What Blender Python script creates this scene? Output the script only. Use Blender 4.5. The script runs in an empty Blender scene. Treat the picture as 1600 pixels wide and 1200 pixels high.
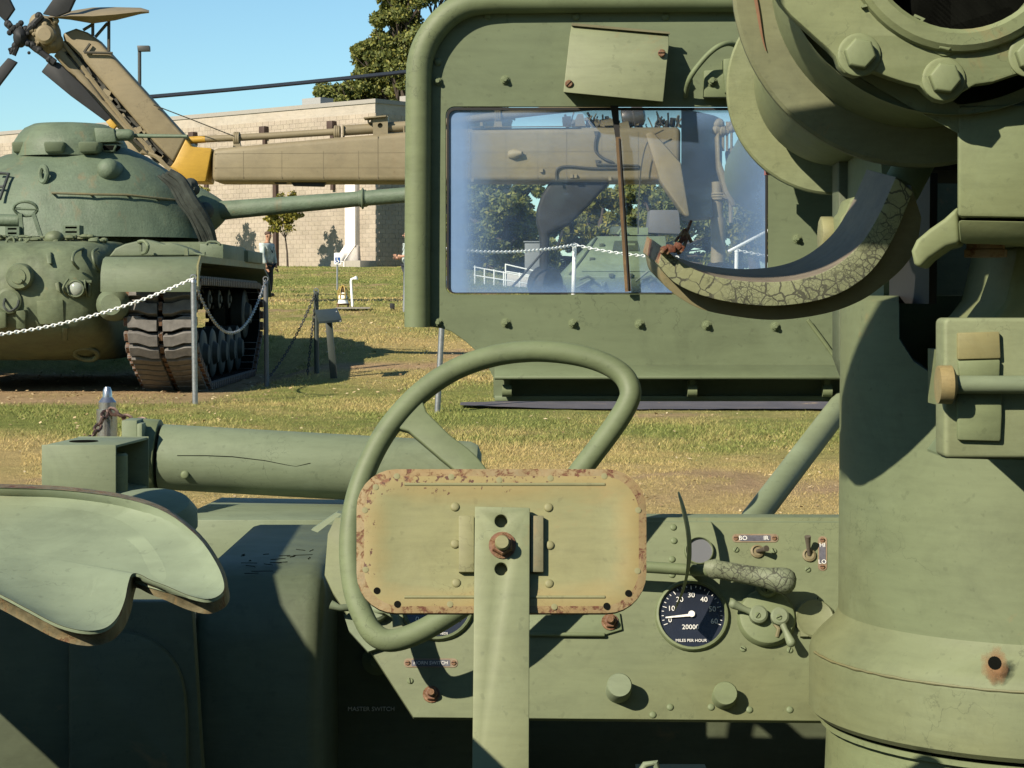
import bpy, bmesh, math, random
import numpy as np
from mathutils import Vector, Matrix
from mathutils.geometry import tessellate_polygon
PI = math.pi
rnd = random.Random(11)
S = bpy.context.scene
COL = S.collection

# ------------------------------------------------------------------ camera, sky, sun, exposure
F, HZ, CAMZ = 3200.0, 460.0, 1.6          # focal length in photo pixels, eye-level row, eye height
PIT = math.atan((600 - HZ) / F)
cam = bpy.data.objects.new('camera', bpy.data.cameras.new('camera'))
COL.objects.link(cam)
cam.location = (0, 0, CAMZ)
cam.rotation_euler = (PI / 2 - PIT, 0, 0)
cam.data.sensor_width = 36
cam.data.lens = 36 * F / 1600
cam.data.clip_start = 0.05
cam.data.clip_end = 3000
S.camera = cam

SUN_DIR = Vector((0.575, 0.61, -0.55)).normalized()      # travel direction of the light
ELEV = math.asin(-SUN_DIR.z)
w = bpy.data.worlds.new('World')
S.world = w
w.use_nodes = True
nt = w.node_tree
nt.nodes.clear()
sky = nt.nodes.new('ShaderNodeTexSky')
sky.sky_type = 'NISHITA'
sky.sun_disc = False
sky.sun_elevation = ELEV
sky.sun_rotation = math.atan2(-SUN_DIR.x, -SUN_DIR.y)
sky.air_density = 1.0
sky.dust_density = 0.15
sky.ozone_density = 1.4
bg = nt.nodes.new('ShaderNodeBackground')
bg.inputs['Strength'].default_value = 0.05
wo = nt.nodes.new('ShaderNodeOutputWorld')
tint = nt.nodes.new('ShaderNodeMix'); tint.data_type = 'RGBA'; tint.blend_type = 'MULTIPLY'
tint.inputs[0].default_value = 1.0; tint.inputs[7].default_value = (1.02, 1.36, 1.46, 1)      # clear cyan autumn sky
nt.links.new(sky.outputs[0], tint.inputs[6])
nt.links.new(tint.outputs[2], bg.inputs['Color'])
nt.links.new(bg.outputs[0], wo.inputs['Surface'])
sl = bpy.data.lights.new('sun', 'SUN')
sl.energy = 5.0
sl.angle = math.radians(0.5)
sl.color = (1.0, 0.9, 0.74)
so = bpy.data.objects.new('sun', sl)
COL.objects.link(so)
so.rotation_euler = SUN_DIR.to_track_quat('-Z', 'Y').to_euler()
so.location = (-20, -20, 30)
S.view_settings.view_transform = 'Standard'
S.view_settings.look = 'None'
S.view_settings.exposure = 0.9
S.view_settings.gamma = 1.0
S.view_settings.use_curve_mapping = False

# ------------------------------------------------------------------ survey helpers
CP, SP = math.cos(PIT), math.sin(PIT)
def ray(px, py):
    u = (px - 800) / F
    v = (600 - py) / F
    return Vector((u, CP + v * SP, -SP + v * CP))
EYE = Vector((0, 0, CAMZ))
def P(px, py, Y):
    r = ray(px, py)
    return EYE + r * (Y / r.y)
class Pl:
    """a flat panel in space given by a point and a normal that faces the viewer"""
    def __init__(s, o, n):
        s.o = o; s.n = n.normalized()
        if s.n.y > 0: s.n = -s.n
        s.x = Vector((0, 0, 1)).cross(s.n).normalized()
        if s.x.x < 0: s.x = -s.x
        s.z = s.n.cross(s.x)
        if s.z.z < 0: s.z = -s.z
    def p(s, px, py, off=0.0):
        r = ray(px, py)
        t = (s.o + s.n * off - EYE).dot(s.n) / r.dot(s.n)
        return EYE + r * t
    def R(s):
        return Matrix((s.x, s.z, s.n)).transposed()      # local x right, y up, z out of the panel
def plane_rows(pya, Ya, pyb, Yb):
    a = P(800, pya, Ya); b = P(800, pyb, Yb)
    return Pl(a, (b - a).cross(Vector((1, 0, 0))))

# ------------------------------------------------------------------ mesh helpers
ORG = {}
def root_org(o):
    while o.parent: o = o.parent
    return ORG.get(o.name, Vector((0, 0, 0)))
class G:
    def __init__(s): s.v = []; s.f = []; s.m = []
    def add(s, vs, fs, mi=0):
        k = len(s.v)
        s.v += [Vector(q) for q in vs]
        s.f += [tuple(i + k for i in f) for f in fs]
        s.m += [mi] * len(fs)
        return s
    def box(s, c, size, R=None, mi=0):
        c = Vector(c); hx, hy, hz = [q / 2 for q in size]
        vs = []
        for z in (-hz, hz):
            for x, y in ((-hx, -hy), (hx, -hy), (hx, hy), (-hx, hy)):
                q = Vector((x, y, z))
                vs.append(c + (R @ q if R else q))
        return s.add(vs, [(3, 2, 1, 0), (4, 5, 6, 7), (0, 1, 5, 4), (1, 2, 6, 5), (2, 3, 7, 6), (3, 0, 4, 7)], mi)
    def prism(s, pts, vec, mi=0):
        n = len(pts); vec = Vector(vec)
        pts = [Vector(q) for q in pts]
        return s.add(pts + [q + vec for q in pts],
                     [tuple(range(n)), tuple(range(2 * n - 1, n - 1, -1))] + [(i, i + n, (i + 1) % n + n, (i + 1) % n) for i in range(n)], mi)
    def plate(s, loops, vec, mi=0):
        """loops: outer loop then holes (3-D points of one plane); extruded by vec"""
        vec = Vector(vec)
        loops = [[Vector(q) for q in L] for L in loops]
        tris = tessellate_polygon(loops)
        flat = [q for L in loops for q in L]
        n = len(flat)
        fs = [tuple(t) for t in tris] + [tuple(i + n for i in reversed(t)) for t in tris]
        k = 0
        for L in loops:
            m = len(L)
            for i in range(m):
                a, b = k + i, k + (i + 1) % m
                fs.append((a, a + n, b + n, b))
            k += m
        return s.add(flat + [q + vec for q in flat], fs, mi)
    def tube(s, pts, r, n=10, closed=False, mi=0, caps=True, flat=None):
        pts = [Vector(q) for q in pts]
        N = len(pts)
        rs = r if isinstance(r, (list, tuple)) else [r] * N
        vs = []; up = None
        for i in range(N):
            if closed: t = pts[(i + 1) % N] - pts[i - 1]
            else: t = pts[min(i + 1, N - 1)] - pts[max(i - 1, 0)]
            t.normalize()
            if up is None:
                up = Vector((0, 0, 1)) if abs(t.z) < .8 else Vector((0, 1, 0))
            up = (up - t * up.dot(t))
            if up.length < 1e-6: up = Vector((1, 0, 0)) - t * t.x
            up.normalize()
            sd = t.cross(up)
            for k in range(n):
                a = 2 * PI * k / n
                vs.append(pts[i] + (sd * math.cos(a) * (flat or 1) + up * math.sin(a)) * rs[i])
        fs = []
        for i in range(N if closed else N - 1):
            j = (i + 1) % N
            for k in range(n):
                l = (k + 1) % n
                fs.append((i * n + k, i * n + l, j * n + l, j * n + k))
        if caps and not closed:
            fs.append(tuple(range(n - 1, -1, -1))); fs.append(tuple(range((N - 1) * n, N * n)))
        return s.add(vs, fs, mi)
    def lathe(s, prof, o, ax, n=24, mi=0, x0=None, caps=True):
        """prof: (radius, height along ax) pairs"""
        o = Vector(o); ax = Vector(ax).normalized()
        a = Vector(x0) if x0 else (Vector((0, 0, 1)) if abs(ax.z) < .9 else Vector((1, 0, 0)))
        a = (a - ax * a.dot(ax)).normalized(); b = ax.cross(a)
        vs = []; fs = []
        for r, h in prof:
            for k in range(n):
                t = 2 * PI * k / n
                vs.append(o + ax * h + (a * math.cos(t) + b * math.sin(t)) * max(r, 1e-5))
        for i in range(len(prof) - 1):
            for k in range(n):
                l = (k + 1) % n
                fs.append((i * n + k, i * n + l, (i + 1) * n + l, (i + 1) * n + k))
        if caps and prof[0][0] > 1e-4: fs.append(tuple(range(n - 1, -1, -1)))
        if caps and prof[-1][0] > 1e-4: fs.append(tuple(range((len(prof) - 1) * n, len(prof) * n)))
        return s.add(vs, fs, mi)
    def ball(s, c, r, n=12, m=8, mi=0, R=None):
        c = Vector(c)
        rx, ry, rz = r if isinstance(r, (tuple, list)) else (r, r, r)
        vs = []; fs = []
        for i in range(m + 1):
            p = PI * i / m
            for k in range(n):
                t = 2 * PI * k / n
                q = Vector((rx * math.sin(p) * math.cos(t), ry * math.sin(p) * math.sin(t), rz * math.cos(p)))
                vs.append(c + (R @ q if R else q))
        for i in range(m):
            for k in range(n):
                l = (k + 1) % n
                fs.append((i * n + k, i * n + l, (i + 1) * n + l, (i + 1) * n + k))
        return s.add(vs, fs, mi)
    def mesh(s, name, mats, org=(0, 0, 0), bevel=0, seg=2, sharp=38, ang=40, clean=True):
        org = Vector(org)
        me = bpy.data.meshes.new(name)
        me.from_pydata([tuple(q - org) for q in s.v], [], s.f)
        if not isinstance(mats, (list, tuple)): mats = [mats]
        for q in mats: me.materials.append(q)
        if len(mats) > 1: me.polygons.foreach_set('material_index', s.m)
        if clean:
            bm = bmesh.new(); bm.from_mesh(me)
            bmesh.ops.remove_doubles(bm, verts=bm.verts, dist=2e-5)
            bmesh.ops.recalc_face_normals(bm, faces=bm.faces)
            for f in bm.faces:
                f.smooth = len(f.verts) < 5 and any(len(e.link_faces) == 2 and math.radians(.5) < e.calc_face_angle(0) < math.radians(36) for e in f.edges)
            if bevel:
                es = [e for e in bm.edges if len(e.link_faces) == 2 and e.calc_face_angle(0) > math.radians(ang)]
                res = bmesh.ops.bevel(bm, geom=es, offset=bevel, segments=seg, profile=.5, affect='EDGES', clamp_overlap=True)
                for f in res['faces']: f.smooth = True
            bm.to_mesh(me); bm.free()
        else: me.polygons.foreach_set('use_smooth', [True] * len(me.polygons))
        me.set_sharp_from_angle(angle=math.radians(sharp))
        return me
    def build(s, name, mats, parent=None, org=None, **kw):
        o0 = root_org(parent) if parent else Vector(org or (0, 0, 0))
        me = s.mesh(name, mats, o0, **kw)
        o = bpy.data.objects.new(name, me)
        COL.objects.link(o)
        if parent: o.parent = parent
        else:
            o.location = o0; ORG[o.name] = o0
        return o
def inst(name, me, parent, pos, R=None, sc=1.0):
    o = bpy.data.objects.new(name, me)
    COL.objects.link(o)
    M = Matrix.Translation(Vector(pos) - root_org(parent))
    if R: M = M @ R.to_4x4()
    if sc != 1.0: M = M @ Matrix.Scale(sc, 4)
    o.parent = parent
    o.matrix_local = M
    return o
def tag(o, label, cat, group=None, kind=None):
    if label: o['label'] = label
    if cat: o['category'] = cat
    if group: o['group'] = group
    if kind: o['kind'] = kind
    return o
def thing(name, label, cat, loc, group=None):
    o = bpy.data.objects.new(name, None)
    COL.objects.link(o)
    o.location = loc; o.empty_display_size = .2
    ORG[o.name] = Vector(loc)
    return tag(o, label, cat, group)
def cr(pts, n=6, closed=False):
    """smooth curve through points (2-D or 3-D)"""
    pts = [Vector(p) for p in pts]; N = len(pts); out = []
    for i in range(N if closed else N - 1):
        g = (lambda k: pts[k % N]) if closed else (lambda k: pts[max(0, min(N - 1, k))])
        a, b, c, d = g(i - 1), g(i), g(i + 1), g(i + 2)
        for k in range(n):
            t = k / n
            out.append(.5 * ((2 * b) + (c - a) * t + (2 * a - 5 * b + 4 * c - d) * t * t + (3 * b - a - 3 * c + d) * t ** 3))
    if not closed: out.append(pts[-1])
    return out
def rrect(x0, y0, x1, y1, r, n=5):
    out = []
    for cx, cy, a0 in ((x1 - r, y1 - r, 0), (x0 + r, y1 - r, 90), (x0 + r, y0 + r, 180), (x1 - r, y0 + r, 270)):
        for k in range(n + 1):
            a = math.radians(a0 + 90 * k / n)
            out.append((cx + r * math.cos(a), cy + r * math.sin(a)))
    return out
def circ(cx, cy, r, n=24, ry=None):
    return [(cx + r * math.cos(2 * PI * k / n), cy + (ry or r) * math.sin(2 * PI * k / n)) for k in range(n)]
def text_mesh(name, body, mat, size, parent, pos, R, depth=.0006, align='CENTER'):
    cu = bpy.data.curves.new(name, 'FONT')
    cu.body = body; cu.size = size; cu.align_x = align; cu.align_y = 'CENTER'; cu.extrude = depth; cu.resolution_u = 3
    t = bpy.data.objects.new(name, cu); COL.objects.link(t)
    dg = bpy.context.evaluated_depsgraph_get()
    me = bpy.data.meshes.new_from_object(t.evaluated_get(dg))
    bpy.data.objects.remove(t); bpy.data.curves.remove(cu)
    me.materials.clear(); me.materials.append(mat)
    return inst(name, me, parent, pos, R)

# ------------------------------------------------------------------ materials
def NM(name):
    m = bpy.data.materials.new(name); m.use_nodes = True
    t = m.node_tree; b = t.nodes['Principled BSDF']
    return m, t, b
def nd(t, typ, **kw):
    n = t.nodes.new(typ)
    for k, v in kw.items():
        if k.startswith('i_'):
            key = k[2:]
            n.inputs[int(key) if key.isdigit() else key].default_value = v
        else: setattr(n, k, v)
    return n
def noise(t, co, scale, detail=4, rough=.6, dist=0):
    n = nd(t, 'ShaderNodeTexNoise')
    n.inputs['Scale'].default_value = scale; n.inputs['Detail'].default_value = detail
    n.inputs['Roughness'].default_value = rough; n.inputs['Distortion'].default_value = dist
    if co: t.links.new(co, n.inputs['Vector'])
    return n.outputs['Fac']
def ramp(t, fac, stops, interp='LINEAR'):
    r = nd(t, 'ShaderNodeValToRGB'); r.color_ramp.interpolation = interp
    e = r.color_ramp.elements
    while len(e) < len(stops): e.new(.5)
    for q, (p, c) in zip(e, stops):
        q.position = p
        q.color = (c, c, c, 1) if isinstance(c, (int, float)) else (*c, 1)
    t.links.new(fac, r.inputs['Fac'])
    return r.outputs['Color']
def mixc(t, fac, a, b, mode='MIX'):
    m = nd(t, 'ShaderNodeMix', data_type='RGBA', blend_type=mode)
    for v, k in ((fac, 0), (a, 6), (b, 7)):
        if hasattr(v, 'links'): t.links.new(v, m.inputs[k])
        else: m.inputs[k].default_value = v if k == 0 else (*v, 1)
    return m.outputs[2]
def mth(t, op, a, b=None, clamp=False):
    m = nd(t, 'ShaderNodeMath', operation=op, use_clamp=clamp)
    for i, v in enumerate((a, b)):
        if v is None: continue
        if hasattr(v, 'links'): t.links.new(v, m.inputs[i])
        else: m.inputs[i].default_value = v
    return m.outputs[0]
def bump(t, b, h, strength=.2, dist=.01):
    n = nd(t, 'ShaderNodeBump')
    n.inputs['Strength'].default_value = strength; n.inputs['Distance'].default_value = dist
    t.links.new(h, n.inputs['Height']); t.links.new(n.outputs[0], b.inputs['Normal'])
KALB = 0.50          # the picture is exposed bright, so paints keep their true darker colours
def mul(c, k): return tuple(min(1, q * k) for q in c)
RUST = (.105, .034, .016)
def paint(name, col, var=.14, scale=3.0, rust=0.0, rough=.62, bmp=.12, cracks=0.0, warm=.25, fine=90, rscale=7, streak=0.0):
    col = mul(col, KALB)
    m, t, b = NM(name)
    co = nd(t, 'ShaderNodeTexCoord').outputs['Object']
    n1 = noise(t, co, scale, 6, .62, .4)
    n2 = noise(t, co, scale * .37, 3, .5)
    n3 = noise(t, co, fine, 3, .6)
    c = ramp(t, n1, [(.28, mul(col, 1 - var)), (.5, col), (.74, mul(col, 1 + var))])
    wcol = (col[0] * 1.22, col[1] * 1.0, col[2] * .74)
    c = mixc(t, mth(t, 'MULTIPLY', ramp(t, n2, [(.46, 0.0), (.68, 1.0)]), warm), c, wcol)
    pale = mul((col[0] * 1.05, col[1] * 1.06, col[2] * 1.18), 1.22)
    c = mixc(t, mth(t, 'MULTIPLY', ramp(t, noise(t, co, scale * 1.9, 8, .7, 1.0), [(.55, 0.0), (.75, 1.0)]), .35), c, pale)
    # brushed-on coats, scuffs and grime blotches
    mp2 = nd(t, 'ShaderNodeMapping'); mp2.inputs['Scale'].default_value = (.25, .25, 1.6); mp2.inputs['Rotation'].default_value = (0, .25, 0)
    t.links.new(co, mp2.inputs['Vector'])
    br = noise(t, mp2.outputs[0], scale * 14, 4, .65)
    c = mixc(t, .22, c, ramp(t, br, [(.3, .62), (.5, 1.0), (.72, 1.3)]), 'MULTIPLY')
    gr = ramp(t, noise(t, co, scale * 2.6, 9, .74, .8), [(.47, 1.0), (.60, .82), (.72, .6)])
    c = mixc(t, .5, c, gr, 'MULTIPLY')
    vh = nd(t, 'ShaderNodeTexVoronoi', feature='DISTANCE_TO_EDGE'); vh.inputs['Scale'].default_value = scale * 4
    dv = nd(t, 'ShaderNodeVectorMath', operation='ADD'); t.links.new(co, dv.inputs[0])
    dn = nd(t, 'ShaderNodeTexNoise'); dn.inputs['Scale'].default_value = scale * 7; dn.inputs['Detail'].default_value = 5
    t.links.new(co, dn.inputs['Vector'])
    ds = nd(t, 'ShaderNodeVectorMath', operation='SCALE'); ds.inputs['Scale'].default_value = .35 / scale
    t.links.new(dn.outputs['Color'], ds.inputs[0]); t.links.new(ds.outputs[0], dv.inputs[1]); t.links.new(dv.outputs[0], vh.inputs['Vector'])
    hair = mth(t, 'MULTIPLY', ramp(t, vh.outputs['Distance'], [(.004, 1.0), (.012, 0.0)]), ramp(t, noise(t, co, scale * 1.1, 3), [(.54, 0.0), (.62, 1.0)]))
    c = mixc(t, mth(t, 'MULTIPLY', hair, .45), c, mul(col, .3))
    # small chips and specks
    sp = ramp(t, noise(t, co, fine * .8, 2, .5), [(.66, 0.0), (.72, 1.0)])
    c = mixc(t, mth(t, 'MULTIPLY', sp, .28), c, mul(col, .45))
    h = mth(t, 'ADD', mth(t, 'ADD', mth(t, 'MULTIPLY', n3, .35), n1), mth(t, 'MULTIPLY', noise(t, co, scale * 1.6, 1, .4), 3.0))
    if streak:
        mp = nd(t, 'ShaderNodeMapping'); mp.inputs['Scale'].default_value = (1, 1, .06)
        t.links.new(co, mp.inputs['Vector'])
        st = ramp(t, noise(t, mp.outputs[0], scale * 3.2, 3, .6), [(.6, 0.0), (.74, 1.0)])
        c = mixc(t, mth(t, 'MULTIPLY', st, streak), c, (.17, .095, .04))
    if rust:
        rn = noise(t, co, rscale, 8, .72, .6)
        rf = ramp(t, rn, [(.72 - .3 * rust, 0.0), (.78 - .26 * rust, 1.0)])
        rc = ramp(t, noise(t, co, rscale * 9, 4), [(.3, mul(RUST, .5)), (.6, RUST), (.8, (.2, .09, .045))])
        halo = ramp(t, rn, [(.64 - .3 * rust, 0.0), (.74 - .3 * rust, 1.0)])
        c = mixc(t, mth(t, 'MULTIPLY', halo, .5), c, (.20, .13, .055))
        c = mixc(t, rf, c, rc)
        h = mth(t, 'SUBTRACT', h, mth(t, 'MULTIPLY', rf, .5))
    if cracks:
        dn2 = nd(t, 'ShaderNodeTexNoise'); dn2.inputs['Scale'].default_value = cracks * .55; dn2.inputs['Detail'].default_value = 4
        t.links.new(co, dn2.inputs['Vector'])
        ds2 = nd(t, 'ShaderNodeVectorMath', operation='SCALE'); ds2.inputs['Scale'].default_value = 1.3 / cracks
        t.links.new(dn2.outputs['Color'], ds2.inputs[0])
        va = nd(t, 'ShaderNodeVectorMath', operation='ADD'); t.links.new(co, va.inputs[0]); t.links.new(ds2.outputs[0], va.inputs[1])
        cks = []
        wv = noise(t, co, cracks * .3, 3)
        for k_, lo, hi in ((1.0, .40, .52), (2.3, .50, .64), (.45, .42, .5)):
            vo = nd(t, 'ShaderNodeTexVoronoi', feature='DISTANCE_TO_EDGE'); vo.inputs['Scale'].default_value = cracks * k_
            vo.inputs['Randomness'].default_value = 1.0
            t.links.new(va.outputs[0], vo.inputs['Vector'])
            wid = mth(t, 'ADD', mth(t, 'MULTIPLY', wv, .12), -.02)
            ck = mth(t, 'LESS_THAN', vo.outputs['Distance'], wid)
            mk = ramp(t, noise(t, co, 7 + 4 * k_, 3), [(lo, 0.0), (hi, 1.0)])
            cks.append(mth(t, 'MULTIPLY', ck, mk))
        ck = mth(t, 'MAXIMUM', mth(t, 'MAXIMUM', cks[0], cks[1]), cks[2])
        c = mixc(t, mth(t, 'MULTIPLY', ck, .85), c, (.03, .03, .022))
        h = mth(t, 'SUBTRACT', h, mth(t, 'MULTIPLY', ck, 1.2))
    t.links.new(c, b.inputs['Base Color'])
    t.links.new(ramp(t, n1, [(.3, rough - .08), (.7, min(1, rough + .1))]), b.inputs['Roughness'])
    b.inputs['Specular IOR Level'].default_value = .35
    if bmp: bump(t, b, h, bmp, .004 if scale >= 2 else .02)
    return m
def plain(name, col, rough=.6, metal=0.0, var=.1, scale=20, bmp=.05, spec=.4):
    if 'white' not in name: col = mul(col, KALB)
    m, t, b = NM(name)
    co = nd(t, 'ShaderNodeTexCoord').outputs['Object']
    n = noise(t, co, scale, 4)
    t.links.new(ramp(t, n, [(.3, mul(col, 1 - var)), (.7, mul(col, 1 + var))]), b.inputs['Base Color'])
    b.inputs['Roughness'].default_value = rough; b.inputs['Metallic'].default_value = metal
    b.inputs['Specular IOR Level'].default_value = spec
    if bmp: bump(t, b, n, bmp, .01)
    return m
GRN = (.218, .272, .140)
M = {}
M['green'] = paint('faded army green paint', GRN)
M['shield'] = paint('shield green paint', (.196, .245, .134), var=.10, scale=2.2, bmp=.1, warm=.2)
M['dim'] = paint('shade darkened grimy paint', (.13, .16, .095), var=.25, scale=4, rust=.04)  # grimy green, its base darkened to deepen the shade inside the vehicle
M['pale'] = paint('pale green paint', (.265, .325, .20), var=.08, scale=3.5, warm=.2)
M['panpaint'] = paint('chalky pale green paint', (.30, .365, .235), var=.09, scale=4, warm=.45, rust=.12, rscale=5)
M['strut'] = paint('yellowed green paint', (.295, .345, .195), var=.06, scale=4, warm=.35, rust=.03, rscale=9)
M['yellowed'] = paint('yellowed drab paint', (.33, .325, .16), var=.1, scale=5, warm=.6)
M['mount'] = paint('gun mount paint', (.258, .31, .158), var=.15, scale=4, warm=.4, rust=.07, rscale=6, bmp=.16)
M['rimpaint'] = paint('stained rim paint', (.215, .24, .135), var=.22, scale=7, warm=.35, rust=.06, rscale=7)
M['brownish'] = paint('brown stained paint', (.235, .225, .125), var=.2, scale=8, warm=.7, rust=.1, rscale=9)
M['flange'] = paint('pitted light green paint', (.27, .315, .165), var=.12, scale=9, fine=60, bmp=.3)
M['cracked'] = paint('crazed paint on rubber', (.30, .335, .19), var=.1, scale=5, cracks=105, bmp=.5, warm=.5)
M['handgrip'] = paint('crackled handle paint', (.26, .30, .19), var=.1, scale=9, cracks=95, bmp=.5)
M['greyrub'] = paint('worn grey rubber', (.27, .225, .165), var=.35, scale=14, bmp=.3, warm=.3)
M['rustpaint'] = paint('rust eaten paint', (.35, .26, .16), var=.2, scale=14, rust=.85, rscale=26, bmp=.5, warm=.6)
M['rimrust'] = paint('rusting rim', (.36, .275, .135), var=.22, scale=12, rust=.66, rscale=75, bmp=.45, warm=.8)
M['rust'] = paint('rust', (.22, .10, .055), var=.4, scale=30, rust=.7, rscale=40, bmp=.5)
M['rustedge'] = paint('rusty rolled edge', (.21, .18, .10), var=.45, scale=26, rust=.55, rscale=34, bmp=.5)
M['dark'] = plain('dark recess', (.012, .013, .011), 1.0, bmp=0, spec=0)
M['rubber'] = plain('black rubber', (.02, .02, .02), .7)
M['glasslens'] = plain('dial glass', (.5, .55, .6), .08, spec=.6)
M['white'] = plain('white paint', (.75, .75, .72), .5)
M['lettering'] = plain('white lettering', (.55, .55, .52), .6, var=.15, scale=200)
M['dial'] = plain('dark dial face', (.022, .028, .045), .25, spec=.6)
M['plateblue'] = plain('worn nameplate', (.13, .13, .16), .5, var=.35, scale=120)
M['wheel'] = paint('shade darkened wheel paint', (.036, .042, .034), var=.25, scale=4)  # wheel green darkened so the colour carries the shade under the fenders
M['steel'] = plain('galvanized steel', (.52, .54, .55), .42, .75, var=.2, scale=30)
M['chrome'] = plain('bright steel', (.7, .7, .72), .25, .9)
M['chain'] = plain('white chain', (.78, .78, .74), .5)
M['darkchain'] = plain('dark chain', (.10, .10, .10), .5, .3)
M['rustchain'] = plain('rusty chain', (.16, .10, .08), .5, .5, var=.5, scale=40)

# ------------------------------------------------------------------ ground
PY_ = [-60, 9, 14, 18, 22, 24, 27, 30, 33, 37, 45, 55, 65, 89, 110, 400, 2500]
PL_ = [0, 0, .2, .33, .42, .45, .62, .84, 1.06, 1.33, 1.42, 1.5, 1.85, 2.8, 3.2, 3.4, 8]
PR_ = [0, 0, .2, .33, .42, .45, .62, .84, 1.06, 1.33, 1.42, 1.5, 1.6, 1.75, 1.9, 2.4, 8]
def sst(a, b, x):
    t = np.clip((x - a) / (b - a), 0, 1)
    return t * t * (3 - 2 * t)
TZ = .42                                   # the flat pad the tank stands on
def zg(x, y):
    x = np.asarray(x, float); y = np.asarray(y, float)
    k = sst(-3.5, 4, x)
    z = np.interp(y, PY_, PL_) * (1 - k) + np.interp(y, PY_, PR_) * k
    pad = sst(-9.6, -8.4, x) * (1 - sst(-3.5, -2.4, x)) * (1 - sst(30.4, 31.8, y)) * sst(21, 23, y)
    return z * (1 - pad) + TZ * pad
def gz(x, y): return float(zg(x, y))
rs = np.random.RandomState(5)
LAT = rs.rand(256, 256)
def vn(x, y, s, o=0):
    x = np.asarray(x) * s + 37.3 + o * 17.1; y = np.asarray(y) * s + 11.9 + o * 5.7
    i = np.floor(x).astype(int); j = np.floor(y).astype(int)
    u = x - i; v = y - j
    u = u * u * (3 - 2 * u); v = v * v * (3 - 2 * v)
    g = lambda a, b: LAT[a % 256, b % 256]
    return (g(i, j) * (1 - u) + g(i + 1, j) * u) * (1 - v) + (g(i, j + 1) * (1 - u) + g(i + 1, j + 1) * u) * v
def fbm(x, y, s, o=0, k=4): return sum(vn(x, y, s * 2 ** q, o + q) * .5 ** q for q in range(k)) / (2 - .5 ** (k - 1))
CG = np.array((.185, .21, .058)); CS = np.array((.44, .335, .145)); CD = np.array((.38, .265, .15)); CB = np.array((.24, .16, .08))
CR_ = np.array((.42, .36, .27))
def bareness(x, y):
    n = fbm(x, y, .8, 3)
    strip = np.exp(-((y - 27.3 - .8 * (vn(x, y, .25, 4) - .5)) / .42) ** 2) * sst(-4.6, -3.4, x) * (1 - sst(-.4, 1.0, x))
    pad = sst(-10, -8.6, x) * (1 - sst(-3.6, -2.9, x)) * sst(21.6, 22.4, y) * (1 - sst(30, 31, y))
    leaf = np.exp(-((y - 14.6) / .5) ** 2) * sst(.8, 1.5, x) * (1 - sst(2.4, 2.9, x)) * .75
    far = np.exp(-((y - 49) / 2.2) ** 2) * .5 * (1 - sst(2, 6, x))
    return np.clip((strip * 1.1 + pad * 1.0 + leaf + far) * (.45 + 1.1 * n) + .8 * sst(.60, .72, fbm(x, y, .5, 51)) * sst(.45, .6, vn(x, y, 3.1, 52)), 0, 1)
def greenness(x, y):
    base = np.interp(y, [12, 15.2, 17, 18.2, 20.5, 22, 24, 26, 28, 31, 36, 40, 44, 52, 57, 70, 90], [.22, .22, .4, .62, .72, .6, .6, .35, .35, .52, .6, .62, .45, .25, .75, .95, .9])
    return np.clip(base + (fbm(x, y, .45, 9) - .5) * 1.5 + (fbm(x, y, 2.3, 15) - .5) * .9, 0, 1)
def gcol(x, y):
    g = greenness(x, y)[..., None]; b = bareness(x, y)[..., None]
    c = CS * (1 - g) + CG * g
    d = CD * (.75 + .5 * fbm(x, y, 3, 21)[..., None])
    return c * (1 - b) + d * b
def build_ground():
    ys = np.concatenate([np.arange(-30, 8, 2.), np.arange(8, 42, .25), np.arange(42, 100, 1.0), np.array([102, 106, 112, 120, 135, 150, 180, 220, 300, 400, 600, 900, 1400, 2000, 2500])])
    xs = np.concatenate([-np.array([1500, 800, 400, 200, 120, 80, 55, 40])[:], np.arange(-30, -12, 1.), np.arange(-12, 12, .25), np.arange(12, 30, 1.), np.array([30, 40, 55, 80, 120, 200, 400, 800, 1500])])
    X, Y = np.meshgrid(xs, ys)
    Z = zg(X, Y) + (fbm(X, Y, .7, 2) - .5) * .05 * np.clip((Y - 6) / 6, 0, 1) * (np.abs(X) < 31)
    me = bpy.data.meshes.new('ground')
    nx, ny = len(xs), len(ys)
    idx = np.arange(nx * ny).reshape(ny, nx)
    q = np.stack([idx[:-1, :-1], idx[:-1, 1:], idx[1:, 1:], idx[1:, :-1]], -1).reshape(-1, 4)
    me.from_pydata(np.stack([X, Y, Z], -1).reshape(-1, 3).tolist(), [], q.tolist())
    a = me.color_attributes.new('turf', 'FLOAT_COLOR', 'POINT')
    c = np.ones((nx * ny, 4)); c[:, :3] = gcol(X, Y).reshape(-1, 3)
    a.data.foreach_set('color', c.ravel())
    me.polygons.foreach_set('use_smooth', [True] * len(me.polygons))
    m, t, b = NM('turf soil')
    at = nd(t, 'ShaderNodeVertexColor', layer_name='turf').outputs['Color']
    co = nd(t, 'ShaderNodeTexCoord').outputs['Object']
    n = noise(t, co, 9, 8, .75); n2 = noise(t, co, 55, 4, .7)
    k = ramp(t, mth(t, 'MULTIPLY', mth(t, 'ADD', n, n2), .5), [(.3, .45), (.5, .9), (.72, 1.5)])
    t.links.new(mixc(t, 1.0, at, k, 'MULTIPLY'), b.inputs['Base Color'])
    b.inputs['Roughness'].default_value = 1; b.inputs['Specular IOR Level'].default_value = .05
    bump(t, b, mth(t, 'ADD', n, n2), .9, .05)
    me.materials.append(m)
    o = bpy.data.objects.new('ground', me); COL.objects.link(o)
    o['kind'] = 'structure'
build_ground()

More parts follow.
